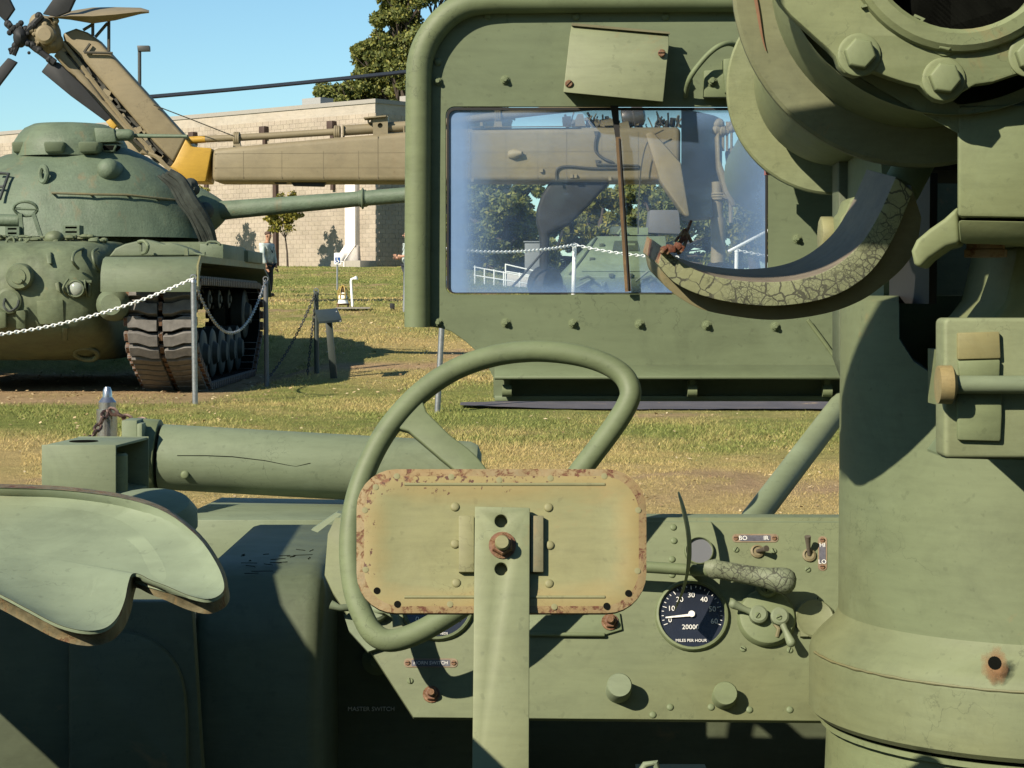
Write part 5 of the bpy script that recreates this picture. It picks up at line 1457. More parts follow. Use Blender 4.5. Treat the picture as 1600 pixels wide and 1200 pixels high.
# caged lamp on its slab
b_ = P(536, 482, 38); zb = gz(b_.x, 38)
CL = thing('caged_lamp', 'small yellow caged lamp on a white base near the gravel pad', 'lamp', (b_.x, 38, zb))
G().lathe([(.10, 0), (.085, .05), (.08, .14), (.06, .2)], P(536, 474, 38), (0, 0, 1), 16).build('base', M['white'], CL)
G().lathe([(.055, 0), (.06, .1), (.05, .2), (0, .24)], P(536, 467, 38), (0, 0, 1), 14).build('globe', plain('brown lamp glass', (.16, .10, .04), .2), CL)
ym = plain('yellow cage', (.62, .44, .12), .5)
g = G(); c0 = P(536, 467, 38)
for k in range(6):
    a_ = k * PI / 3
    g.tube([c0 + Vector((.09 * math.cos(a_), .09 * math.sin(a_), 0)), c0 + Vector((.09 * math.cos(a_), .09 * math.sin(a_), .14)), c0 + Vector((.055 * math.cos(a_), .055 * math.sin(a_), .22)), c0 + Vector((0, 0, .25))], .011, 6)
for h in (0.0, .09): g.tube([c0 + Vector((.09 * math.cos(a_), .09 * math.sin(a_), h)) for a_ in np.linspace(0, 2 * PI, 14, endpoint=False)], .010, 6, closed=True)
g.build('cage', ym, CL)
g = G()
for x in (528, 544):
    q = P(x, 475, 38); g.tube([(q.x, 38, gz(q.x, 38) - .03), q], .018, 6)
g.tube([P(526, 475, 38), P(546, 475, 38)], .02, 6)
g.build('stand', plain('brown stand', (.30, .17, .09), .7), CL)
# gravel slab
q0, q1 = P(526, 485, 37.2), P(580, 485, 37.2)
g = G(); ny = 6
for i in range(9):
    for j in range(4):
        x = q0.x + (q1.x - q0.x) * i / 8; y = 36.7 + .22 * j
        g.v.append(Vector((x, y, gz(x, y) + .035)))
g.f = [(i * 4 + j, i * 4 + 4 + j, i * 4 + 5 + j, i * 4 + 1 + j) for i in range(8) for j in range(3)]; g.m = [0] * len(g.f)
o = g.build('gravel_pad', plain('pale gravel', (.46, .40, .30), .9, var=.3, scale=12), None); o['kind'] = 'structure'
b_ = P(551, 476, 39.5); zb = gz(b_.x, 39.5)
o = G().tube([(b_.x, 39.5, zb - .05), P(548.5, 440, 39.5), P(549, 436.5, 39.5), P(552, 435.5, 39.5), P(554, 435, 39.4)], .024, 10).lathe([(.03, 0), (.04, .05), (.0, .055)], P(554, 435, 39.4), (1, -.3, .2), 10).build('vent_pipe', M['white'], None, (b_.x, 39.5, zb)); tag(o, 'thin white bent pipe standing behind the caged lamp', 'pipe')
b_ = P(613, 478, 37)
o = G().box((b_.x, 37, gz(b_.x, 37) + .05), (.085, .08, .12)).build('ground_box', M['rubber'], None, (b_.x, 37, gz(b_.x, 37)), bevel=.01); tag(o, 'little black box in the grass near the leaning far post', 'box')

# ------------------------------------------------------------------ helicopter
M['heli'] = paint('tan drab aircraft paint', (.345, .285, .17), var=.12, scale=.5, rust=0, fine=14, bmp=.03, warm=.2, rough=.6, streak=.15)
M['helid'] = paint('dark drab aircraft paint', (.075, .07, .05), var=.2, scale=1.2, fine=14, bmp=.1)
M['blade'] = plain('dark rotor blade', (.032, .034, .036), .65, var=.25, scale=2, bmp=0, spec=.25)
M['yellow'] = paint('yellow aircraft paint', (.72, .43, .055), var=.05, scale=1, bmp=.03, warm=.1, rough=.5)
HY = 44.0
HC = thing('helicopter', 'tan heavy lift helicopter with long tail boom behind the tank', 'helicopter', (P(950, 470, HY).x, HY, gz(P(950, 470, HY).x, HY)))
def hp_(L_, Y=HY): return [P(x, y, Y) for x, y in L_]
hb_ = [(331, 232), (420, 224), (520, 215), (634, 206), (700, 201), (850, 199), (1064, 198), (1064, 262), (1056, 278), (1040, 284), (331, 284)]
BOOM = G().prism(hp_(hb_), (0, 1.25, 0)).build('tail_boom', M['heli'], HC, bevel=.12, seg=3)
# panel seams
g = G()
for x in (590, 735, 885, 997): g.prism([P(x, 206 if x > 600 else 212, HY - .004), P(x + .8, 206 if x > 600 else 212, HY - .004), P(x + .8, 281, HY - .004), P(x, 281, HY - .004)], (0, .01, 0))
g.prism(hp_([(735, 199.2), (905, 197.6), (905, 196.6), (735, 198.2)], HY - .02), (0, .1, 0))
for x in (380, 440, 505, 560, 660, 790, 840, 940): g.prism([P(x, 236 if x < 600 else 208, HY - .003), P(x + .5, 236 if x < 600 else 208, HY - .003), P(x + .5, 281, HY - .003), P(x, 281, HY - .003)], (0, .008, 0))
for y0, y1 in ((262, 262), (240, 236)): g.prism([P(335, y0, HY - .003), P(1000, y1, HY - .003), P(1000, y1 + .5, HY - .003), P(335, y0 + .5, HY - .003)], (0, .008, 0))
g.build('panel_seam', plain('seam shade', (.22, .18, .11), .7), BOOM)
# yellow band where the pylon meets the boom
G().prism(hp_([(290, 217), (299, 229), (331, 231.4), (321, 283.6), (292, 283.6), (274, 276), (262, 266), (272, 253)], HY - .01), (0, 1.27, 0)).build('yellow_band', M['yellow'], HC, bevel=.03)
# pylon
PYL = G().prism(hp_([(97, 52), (118, 44), (136, 50), (150, 60), (218, 135), (286, 210), (290, 217), (271, 254), (240, 222), (180, 152), (130, 94), (99, 62)], HY - .02), (0, .7, 0)).build('tail_pylon', M['heli'], HC, bevel=.06, seg=3)
G().prism(hp_([(100, 62), (131, 95), (181, 153), (241, 223), (272, 254), (262, 266), (246, 252), (226, 236), (205, 205), (160, 152), (110, 90), (95, 70)], HY + .12), (0, .4, 0)).build('pylon_spine', M['helid'], HC, bevel=.03)
g = G()
for i in range(34):
    t_ = i / 33; x = 104 + 150 * t_; y = 76 + 172 * t_
    g.box(P(x + rnd.uniform(-6, 4), y + rnd.uniform(-4, 6), HY + .08), (rnd.uniform(.04, .24), .14, rnd.uniform(.03, .16)), Matrix.Rotation(rnd.uniform(.3, 1.3), 3, 'Y'), rnd.choice((0, 0, 0, 1)))
g.tube(cr(hp_([(98, 66), (125, 100), (160, 146), (200, 196), (240, 240)], HY + .02), 4), .05, 6, mi=1)
g.tube(cr(hp_([(104, 84), (135, 122), (152, 142), (170, 172), (205, 214), (236, 243), (250, 268)], HY + .04), 4), .035, 6, mi=0)
g.tube(cr(hp_([(232, 240), (246, 246), (262, 262), (285, 278), (300, 292)], HY - .1), 4), .05, 6, mi=1)
g.build('pylon_linkage', [M['helid'], M['heli']], HC, clean=False)
G().tube(hp_([(92, 82), (134, 130), (150, 152), (203, 209)], HY + .1), [.13, .13, .12, .11], 12).build('shaft_cover', M['heli'], HC)
G().prism(hp_([(193, 219), (222, 214), (234, 232), (246, 244), (222, 240), (194, 250)], HY + .2), (0, .4, 0)).build('lower_fairing', M['heli'], HC, bevel=.02)
# yellow step below
G().prism(hp_([(255, 256), (272, 262), (288, 282), (264, 278)], HY - .03), (0, .2, 0)).build('yellow_strake', M['yellow'], HC)
# gearbox and tail rotor
g = G().ball(P(68, 55, HY), (.38, .36, .42), 18, 12).ball(P(82, 66, HY), (.24, .3, .24), 12, 8).ball(P(60, 38, HY), (.2, .25, .24), 12, 8)
g.lathe([(.2, 0), (.2, .25), (.14, .3), (0, .3)], P(74, 56, HY - .3), (0, -1, 0), 18)
for i in range(10): g.ball(P(rnd.uniform(46, 92), rnd.uniform(32, 80), HY - .32), rnd.uniform(.04, .09), 7, 5)
GBX = g.build('gearbox', M['heli'], HC, clean=False)
hubp = P(32, 58, HY - .35)
g = G().ball(hubp, (.16, .2, .22), 10, 8)
for x, y in ((12, 38), (20, 86), (86, 98), (66, 24)):
    g.tube([hubp, P(x, y, HY - .35)], .07, 8)
    for k in range(3):
        q = hubp.lerp(P(x, y, HY - .35), .3 + .3 * k); g.ball(q + Vector((rnd.uniform(-.06, .06), 0, rnd.uniform(-.06, .06))), .085, 8, 6)
for i in range(14): g.ball(P(rnd.uniform(14, 46), rnd.uniform(36, 88), HY - .4), rnd.uniform(.03, .07), 7, 5)
g.build('tail_rotor_hub', M['blade'], HC, clean=False)
def tblade(pts, y=HY - .4, tip=None):
    o = G().prism(hp_(pts, y), (.02, .09, 0)).build('tail_rotor_blade', M['blade'], HC, bevel=.02)
    if tip: G().prism(hp_(tip, y - .005), (.02, .10, 0)).build('blade_tip', M['yellow'], o, bevel=.01)
tblade([(8, 34), (22, 14), (10, -10), (-70, -80), (-90, -60)])
tblade([(12, 90), (26, 97), (-60, 210), (-80, 195)])
tblade([(64, 112), (76, 96), (90, 97), (128, 133), (176, 187), (165, 190), (110, 150)], HY - .3, [(165, 190), (172, 185), (182, 196), (176, 203)])
tblade([(66, 22), (84, -4), (110, -40), (135, -40), (108, 18), (88, 26)])
# stabilizer
g = G()
vs = []
for x, yt, yb, yy in ((74, 25.5, 27.5, 0), (110, 17, 31, -.1), (145, 11.5, 37, -.2), (180, 11, 32, -.3), (220, 12, 22, -.4), (233, 16, 19, -.4)):
    m_ = (yt + yb) / 2
    vs += [P(x, yt, HY + .5 + yy), P(x, m_ + 1, HY - .45 + yy), P(x, yb, HY - .2 + yy), P(x, m_ + 3, HY + .6 + yy)]
fs = [(i * 4 + k, i * 4 + (k + 1) % 4, i * 4 + 4 + (k + 1) % 4, i * 4 + 4 + k) for i in range(5) for k in range(4)] + [(3, 2, 1, 0), (20, 21, 22, 23)]
g.add(vs, fs).build('stabilizer', M['heli'], HC, bevel=.02)
g = G()
for a_, b_ in (((145, 34), (145, 56)), ((170, 30), (170, 80)), ((168, 36), (149, 58)), ((145, 38), (130, 47))): g.tube(hp_((a_, b_), HY - .1), .035, 6)
g.tube(hp_([(132, 82), (176, 83)], HY - .1), .03, 6); g.tube(hp_([(131, 82), (141, 68)], HY - .1), .03, 6)
g.build('stabilizer_strut', M['helid'], HC)
# drive shaft on top of the boom
g = G().tube(hp_([(320, 217.5), (420, 212.5), (522, 206)], HY + .4), .075, 12, mi=0)
g.tube(hp_([(290, 219.5), (321, 217.5)], HY + .4), .078, 12, mi=1)
g.tube(hp_([(536, 204), (634, 197.5)], HY + .4), .115, 12, mi=0)
g.tube(hp_([(634, 197), (700, 191), (780, 181), (880, 170), (960, 163)], HY + .4), .09, 12, mi=0)
for x, y in ((370, 217), (527, 207), (778, 182)):
    for k in (-3, 0, 3): g.tube([P(x + k, y, HY + .4) + Vector((0, .13 * math.cos(a_), .13 * math.sin(a_))) for a_ in np.linspace(0, 2 * PI, 14, endpoint=False)], .028, 6, closed=True)
    g.prism(hp_([(x - 5, y + 6), (x + 5, y + 6), (x + 7, y + 17), (x - 7, y + 17)], HY + .3), (0, .15, 0))
for x in (535, 630): g.prism(hp_([(x, 196), (x + 2, 196), (x + 2, 212), (x, 213)], HY + .25), (0, .3, 0))
g.build('drive_shaft', [M['heli'], M['yellow']], HC)
g = G().plate([hp_([(582, 184), (606, 181), (606, 209), (583, 212)], HY + .2), hp_(circ(594, 196, 4, 14), HY + .2)], (0, .3, 0))
g.prism(hp_([(568, 183), (603, 180), (603, 182), (568, 185)], HY + .1), (0, .5, 0))
g.plate([hp_([(573, 185), (582, 184), (582, 192), (575, 193)], HY + .25), hp_(circ(577.5, 188.5, 2, 10), HY + .25)], (0, .2, 0))
g.prism(hp_([(584, 186), (604, 184), (604, 208), (585, 210)], HY + .45), (0, .02, 0), 1)
g.build('shaft_fairing', [M['heli'], M['dark']], HC)
G().tube(hp_([(240, 164), (300, 187), (366, 213)], HY - .1), .012, 5).build('antenna_wire', M['helid'], HC)
# main rotor blade drooping over the boom
vs = []
for t_ in np.linspace(0, 1, 14):
    x = 228 + (760 - 228) * t_; y = 150.5 - 45 * t_ - 9 * t_ * t_
    a_, b_ = P(x, y - 2.0, HY + 3), P(x, y + 2.4, HY + 2.4)
    vs += [a_, b_, b_ + Vector((0, .02, -.03)), a_ + Vector((0, .3, -.02))]
fs = [(i * 4 + k, i * 4 + (k + 1) % 4, i * 4 + 4 + (k + 1) % 4, i * 4 + 4 + k) for i in range(13) for k in range(4)] + [(3, 2, 1, 0), (52, 53, 54, 55)]
G().add(vs, fs).build('main_rotor_blade', M['blade'], HC)
# antennas below the boom
G().prism(hp_([(428, 284), (448, 284), (446, 287), (430, 287)], HY + .2), (0, .2, 0)).prism(hp_([(454, 284), (509, 284), (505, 291), (458, 290)], HY + .2), (0, .3, 0)).build('belly_antenna', M['blade'], HC)
# hose lines, small fittings on the boom side
g = G().tube(cr(hp_([(934, 206), (930, 224), (932, 238), (944, 248), (958, 254)], HY - .03), 5), .03, 6)
g.tube(cr(hp_([(870, 282), (869, 270), (874, 262), (890, 260), (930, 263), (998, 262)], HY - .03), 5), .025, 6)
g.tube(hp_([(932, 257), (998, 259)], HY - .03), .03, 6)
g.tube(cr(hp_([(1037, 203), (1018, 214), (1008, 232), (1002, 262), (999, 300), (997, 366)], HY - .2), 5), .014, 5)
g.prism(hp_([(928, 205), (936, 205), (936, 212), (930, 212)], HY - .04), (0, .05, 0)); g.prism(hp_([(930, 250), (938, 250), (932, 259)], HY - .04), (0, .05, 0))
g.build('hose', M['helid'], HC)
g = G().lathe([(.10, 0), (.12, .12), (.04, .3)], P(797, 242, HY + .05), (.9, -.5, .1), 12)
for x, y in ((738, 281), (893, 275), (899, 275), (953, 279), (846, 266), (752, 194)): g.box(P(x, y, HY - .03), (.06, .06, .08))
g.build('side_fitting', M['heli'], HC)
# engine deck clutter on top
g = G()
for i in range(46):
    x = rnd.uniform(883, 1066); y0 = 199; h = rnd.uniform(4, 26)
    q = P(x, y0, HY + rnd.uniform(.1, 1.0)); t2 = q + Vector((rnd.uniform(-.1, .1), rnd.uniform(-.1, .1), h * .01375))
    g.tube(cr([q, q.lerp(t2, .5) + Vector((rnd.uniform(-.08, .08), 0, 0)), t2], 3), rnd.uniform(.012, .035), 6, mi=rnd.choice((0, 0, 1, 2)))
for i in range(26):
    q = P(rnd.uniform(885, 1062), rnd.uniform(186, 197), HY + rnd.uniform(.1, .9)); g.box(q, (rnd.uniform(.05, .22), .2, rnd.uniform(.05, .2)), Matrix.Rotation(rnd.uniform(-.5, .5), 3, 'Y'), rnd.choice((0, 1, 1, 2)))
g.prism(hp_([(894, 197), (915, 197), (911, 178), (903, 178)], HY + .2), (0, .4, 0), 1)
g.lathe([(.20, 0), (.22, .1), (.2, .22), (.24, .25), (.2, .45), (.1, .5)], P(972, 185, HY + .4), (1, 0, .15), 16, 3)
g.build('engine_deck', [M['helid'], M['heli'], plain('grey fittings', (.30, .30, .28), .5), plain('metal duct', (.55, .5, .47), .35, .7)], HC, clean=False)['kind'] = 'stuff'
# black curved gear leg and wheel
leg = [(859, 284), (846, 305), (839, 326), (838, 346), (843, 366), (844, 380), (843, 430), (857, 430), (859, 366), (874, 358), (890, 351), (920, 322), (954, 284)]
G().prism(hp_(leg, HY + .15), (0, .8, 0)).build('landing_gear_leg', M['blade'], HC, bevel=.08, seg=3)
WLc = P(852, 452, HY + .4)
wz = gz(WLc.x, WLc.y)
def gwheel(x, Y, r):
    g = G().lathe([(r * .4, -.2), (r * .85, -.22), (r, -.12), (r, .12), (r * .85, .22), (r * .4, .2), (0, .1)], (x, Y, gz(x, Y) + r), (.75, -.66, 0), 28)
    g.build('landing_wheel', M['rubber'], HC, sharp=50)
gwheel(WLc.x, HY + .4, .40)
g = G().tube(hp_([(850, 392), (812, 436), (800, 448)], HY - .1), .03, 6).tube(hp_([(880, 360), (868, 392)], HY), .03, 6).tube(hp_([(890, 326), (894, 364)], HY + .9), .05, 6)
g.build('gear_brace', M['blade'], HC)
# cabin end: lit corner wedge, shaded right flank, sponson leg and oleo
c1 = hp_([(1008, 209), (1020, 205), (1064, 254), (1078, 338), (1070, 338), (1031, 282)], HY - .25)
G().prism(c1, (0, .6, 0)).build('wing_strut', M['heli'], HC, bevel=.05)
xa, xb = P(1064, 200, HY - .02), P(1120, 200, HY + 1.6)
zt_, zb_ = P(1064, 168, HY).z, P(1064, 345, HY).z
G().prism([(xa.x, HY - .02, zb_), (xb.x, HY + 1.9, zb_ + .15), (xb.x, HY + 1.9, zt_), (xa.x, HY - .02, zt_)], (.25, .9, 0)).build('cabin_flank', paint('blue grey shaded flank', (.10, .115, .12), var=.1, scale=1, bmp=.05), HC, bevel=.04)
G().prism(hp_([(1119, 213), (1124, 205), (1126, 250), (1151, 322), (1143, 322), (1131, 300), (1121, 262)], HY + .5), (0, .4, 0)).build('wing_strut', M['heli'], HC, bevel=.05)
G().prism(hp_([(1140, 228), (1300, 228), (1300, 284), (1146, 284)], HY + 1.6), (0, 1.2, 0)).build('cockpit_section', M['heli'], HC, bevel=.1, seg=3)
g = G()
for y in (240, 244, 256, 261): g.tube(hp_([(1138, y), (1215, y)], HY + 1.5), .035, 6)
for x in (1130, 1136, 1143): g.tube(hp_([(x, 190), (x, 236)], HY + 1.4), .03, 6)
for i in range(14): g.ball(P(rnd.uniform(1118, 1150), rnd.uniform(186, 206), HY + 1.4), rnd.uniform(.04, .12), 7, 5)
g.build('handrail', M['heli'], HC, clean=False)
OLx = P(1122, 380, HY + .8)
g = G().tube([P(1120, 284, HY + .8), P(1122, 340, HY + .8)], .12, 14)
g.tube([P(1122, 340, HY + .8), (OLx.x, OLx.y, gz(OLx.x, OLx.y) + .5)], .16, 14)
for k in range(3): g.tube([P(1123, 303 + k * 4, HY + .8) + Vector((.15 * math.cos(a_), .15 * math.sin(a_), 0)) for a_ in np.linspace(0, 2 * PI, 14, endpoint=False)], .03, 6, closed=True)
g.tube(hp_([(1129, 306), (1142, 312), (1142, 348)], HY + .6), .05, 8)
g.build('landing_strut', M['heli'], HC)
gwheel(OLx.x, OLx.y, .45)

# ------------------------------------------------------------------ building
bA, bB = P(587, 417, 89), P(0, 417, 107)
W0 = Vector((bA.x, 89, 0)); Wd = Vector((P(0, 300, 107).x - bA.x, 18, 0)).normalized()
Wn = Vector((-Wd.y, Wd.x, 0))
if Wn.y > 0: Wn = -Wn
BZ = 2.45; BT = P(587, 160, 89).z
BL = thing('block_building', 'long tan concrete block building on the grassy rise behind the helicopter', 'building', (W0.x, W0.y, 2.8))
m_mort = paint('pale mortar', (.64, .57, .47), var=.06, scale=.6, bmp=.05, fine=8)
LEN = 30.0
def wq(u, z, o=0): return W0 + Wd * u + Wn * o + Vector((0, 0, z))
def wbox(u0, u1, z0, z1, o0, o1): 
    return G().prism([wq(u0, z0, o1), wq(u1, z0, o1), wq(u1, z1, o1), wq(u0, z1, o1)], Wn * (o0 - o1))
RET = 3.4                                                # depth of the return wall beside the doorway
Rd = -Wn
g = G().prism([wq(0, BZ - .6), wq(LEN, BZ - .6), wq(LEN, BZ - .6) + Rd * 9, wq(0, BZ - .6) + Rd * 9], (0, 0, BT - BZ + .6))
WALL = g.build('wall', m_mort, BL)
def block_mat():
    m, t, b = NM('split tan block')
    oi = nd(t, 'ShaderNodeObjectInfo').outputs['Random']
    geo = nd(t, 'ShaderNodeNewGeometry').outputs['Random Per Island']
    r_ = mth(t, 'FRACT', mth(t, 'ADD', oi, geo))
    c = ramp(t, r_, [(0, (.275, .235, .18)), (.35, (.305, .258, .205)), (.7, (.29, .247, .19)), (1, (.32, .273, .215))])
    co = nd(t, 'ShaderNodeTexCoord').outputs['Object']
    n = noise(t, co, 14, 5, .7)
    c = mixc(t, .6, c, ramp(t, n, [(.3, .75), (.7, 1.2)]), 'MULTIPLY')
    gp = nd(t, 'ShaderNodeNewGeometry').outputs['Position']
    c = mixc(t, .8, c, ramp(t, noise(t, gp, .45, 6, .6), [(.35, .82), (.5, 1.0), (.68, 1.1)]), 'MULTIPLY')
    t.links.new(c, b.inputs['Base Color']); b.inputs['Roughness'].default_value = .95
    bump(t, b, n, .5, .02)
    return m
MBk = block_mat()
BH, BW = .2, .4; bev = .006
def blockg(w_):
    return G().box((0, 0, 0), (w_, .03, BH - .012))
RWm = Matrix((Wd, -Wn, Vector((0, 0, 1)))).transposed()
BME = blockg(BW - .012).mesh('block', MBk, bevel=.004, seg=1)
BMH = blockg(BW / 2 - .012).mesh('block', MBk, bevel=.004, seg=1)
rest = G(); cnt = 0
rows = int((BT - .25 - BZ) / BH)
bl_list = []
for r_ in range(rows):
    z = BZ + BH * (r_ + .5); u = 0.0; first = True
    while u < LEN - .01:
        w_ = BW / 2 if (first and r_ % 2) else BW
        first = False
        bl_list.append((u + w_ / 2, z, w_)); u += w_
bl_list.sort(key=lambda q: (0 if (q[1] < 5.9 and q[0] < 11) else 1, q[0]))
for u, z, w_ in bl_list:
    c_ = wq(u, z, -.006 + .004 * rnd.random())
    if cnt < 300 and z < 6.2:
        inst('block', BME if w_ > .3 else BMH, WALL, c_, RWm); cnt += 1
    else: rest.box(c_, (w_ - .012, .03, BH - .012), RWm)
# return wall blocks
for r_ in range(rows):
    z = BZ + BH * (r_ + .5)
    for i in range(22): rest.box(wq(0, z) + Rd * (.2 + .4 * i + (.2 if r_ % 2 else 0)) + Wd * -.008, (.03, .38, .18), RWm)
o = rest.build('blocks', MBk, WALL, clean=False); o['kind'] = 'stuff'
mcap = plain('pale coping', (.48, .45, .40), .8)
wbox(-.06, LEN, BT - .02, BT + .16, .05, -.3).build('coping', mcap, BL)
G().prism([wq(-.06, BT - .02, -.3), wq(-.06, BT - .02, -.3) + Rd * 9, wq(.2, BT - .02, -.3) + Rd * 9, wq(.2, BT - .02, -.3)], (0, 0, .18)).build('coping', mcap, BL)
mwhite = plain('white painted concrete', (.56, .52, .47), .8)
def buttress(u0, u1, zt, o=.28):
    g = wbox(u0, u1, BZ - .2, zt, 0.0, o)
    g.prism([wq(u0 - .02, 3.75, o), wq(u1 + .02, 3.75, o), wq(u1 - .1, 3.05, o + .75), wq(u0 - .1, 3.05, o + .75)], (0, 0, -.06))
    g.prism([wq(u0 - .02, 3.75, 0), wq(u0 - .02, 3.75, o), wq(u0 - .1, 3.05, o + .75), wq(u0 - .1, 2.3, o + .75), wq(u0, 2.3, 0)], Wd * .08)
    return g
buttress(.98, 1.62, 6.6).build('downspout_casing', mwhite, BL, bevel=.01)
wbox(-.05, 1.75, BZ - .4, 3.06, 0, 1.0).build('plinth', plain('pale plinth', (.50, .46, .38), .9), BL, bevel=.01)
mbr = paint('brown downpipe', (.10, .06, .045), var=.15, scale=2)
for px in (305, 416, 522):
    a0 = (P(px, 200, 90) - EYE); n0 = W0.dot(Wn)                     # find u on the wall under this column
    dvec = Vector((a0.x, a0.y, 0)); tt = W0.dot(Wn) / dvec.dot(Wn); hit = dvec * tt
    u = (hit - W0).dot(Wd)
    wbox(u - .18, u + .18, 8.75, 9.22, 0.0, .3).build('leader_head', mbr, BL, bevel=.02)
    if px != 522:
        wbox(u - .09, u + .09, 7.2, 8.8, 0.0, .16).build('downpipe', mbr, BL)
    else: wbox(u - .09, u + .09, 6.2, 8.8, 0.0, .16).build('downpipe', mbr, BL)
for px, wpx in ((433, 7),):
    dvec = Vector((P(px, 300, 90).x, 90, 0)); tt = W0.dot(Wn) / dvec.dot(Wn); u = (dvec * tt - W0).dot(Wd)
    wbox(u - .11, u + .11, BZ, 7.4, 0.0, .18).build('downpipe', mbr, BL)
for px in (313,):
    dvec = Vector((P(px, 300, 90).x, 90, 0)); tt = W0.dot(Wn) / dvec.dot(Wn); u = (dvec * tt - W0).dot(Wd)
    buttress(u - .3, u + .35, 6.6).build('downspout_casing', mwhite, BL, bevel=.01)
    wbox(u - .62, u - .36, BZ, 7.2, 0.0, .1).build('downpipe', mbr, BL)
wbox(-.3, .95, BT + .16, BT + .5, -2.5, -3.4).build('roof_unit', mcap, BL)
dvec = Vector((P(466, 174, 95).x, 95, 0)); tt = W0.dot(Wn) / dvec.dot(Wn); u = (dvec * tt - W0).dot(Wd)
wbox(u - .6, u + .6, BT + .1, BT + .55, -.8, -1.6).build('roof_vent', plain('vent metal', (.5, .5, .48), .5), BL)
# recessed entrance right of the corner
ent = W0 + Rd * RET
xe0, xe1 = ent.x + .0, ent.x + 5.5
def eb(x0, x1, z0, z1, y0, y1): return G().box(((x0 + x1) / 2, (y0 + y1) / 2, (z0 + z1) / 2), (x1 - x0, y1 - y0, z1 - z0))
mglass = plain('dark blue entrance glass', (.06, .10, .17), .12, spec=.6)
mgl2 = plain('black glass', (.008, .009, .01), .25, spec=.3)
EY = 93.5
xA = P(600, 380, EY).x; xB = P(690, 380, EY).x
eb(xA - 1, xB, BZ, 7.0, EY + .3, EY + .5).build('entrance_wall', m_mort, BL)
eb(P(606, 0, EY).x, xB, BZ, P(0, 356, EY).z, EY + .1, EY + .28).build('door', mgl2, BL)
eb(P(606, 0, EY).x, xB, P(0, 352, EY).z, P(0, 336, EY).z, EY - .1, EY + .26).build('transom', mglass, BL)
eb(P(606, 0, EY).x, P(628, 0, EY).x, P(0, 335, EY).z, P(0, 288, EY).z, EY + .1, EY + .27).build('upper_glass', plain('dim blue glass', (.09, .12, .16), .2), BL)
eb(P(630, 0, EY).x, xB, P(0, 335, EY).z, P(0, 288, EY).z, EY + .1, EY + .27).build('upper_glass', mglass, BL)
eb(xA - .5, xB + .5, P(0, 286, EY).z, P(0, 262, EY).z, EY - 2.2, EY + .3).build('canopy', plain('canopy', (.16, .17, .18), .7), BL)
eb(P(652, 0, EY).x, P(655, 0, EY).x, BZ, P(0, 336, EY).z, EY - .05, EY + .2).build('door_frame', plain('frame', (.08, .08, .09), .4), BL)

# ------------------------------------------------------------------ street lamp
b_ = P(218, 300, 125); zb = gz(b_.x, 125)
LPm = plain('dark bronze pole', (.075, .08, .075), .5)
LMP = thing('street_lamp', 'dark street lamp pole with a box head above the roof line', 'street lamp', (b_.x, 125, zb))
G().tube([(b_.x, 125, zb - .1), P(218, 76, 125)], .11, 10).build('pole', LPm, LMP)
G().prism([P(x, y, 124.8) for x, y in ((214, 71), (233, 71), (233.5, 79.5), (215, 80))], (0, .45, 0)).build('lamp_head', LPm, LMP, bevel=.03)

# ------------------------------------------------------------------ trees
def leaf_mat(name, base, yel=.0):
    m, t, b = NM(name)
    r_ = nd(t, 'ShaderNodeNewGeometry').outputs['Random Per Island']
    c = ramp(t, r_, [(0, mul(base, .55)), (.4, base), (.75, (base[0] * 1.35, base[1] * 1.2, base[2] * .9)), (1, (base[0] * 1.9 + yel, base[1] * 1.45 + yel * .8, base[2]))])
    t.links.new(c, b.inputs['Base Color']); b.inputs['Roughness'].default_value = .6; b.inputs['Specular IOR Level'].default_value = .3
    tr = nd(t, 'ShaderNodeBsdfTranslucent'); t.links.new(c, tr.inputs['Color'])
    mx = nd(t, 'ShaderNodeMixShader'); mx.inputs[0].default_value = .3
    t.links.new(b.outputs[0], mx.inputs[1]); t.links.new(tr.outputs[0], mx.inputs[2])
    t.links.new(mx.outputs[0], t.nodes['Material Output'].inputs['Surface'])
    return m
LEAF = leaf_mat('oak leaves', (.125, .15, .045)); LEAF2 = leaf_mat('yellow green leaves', (.13, .14, .03), .03); LEAF3 = leaf_mat('sapling leaves', (.17, .17, .035), .04)
BARK = plain('bark', (.11, .085, .065), .95, var=.3, scale=6, bmp=.6)
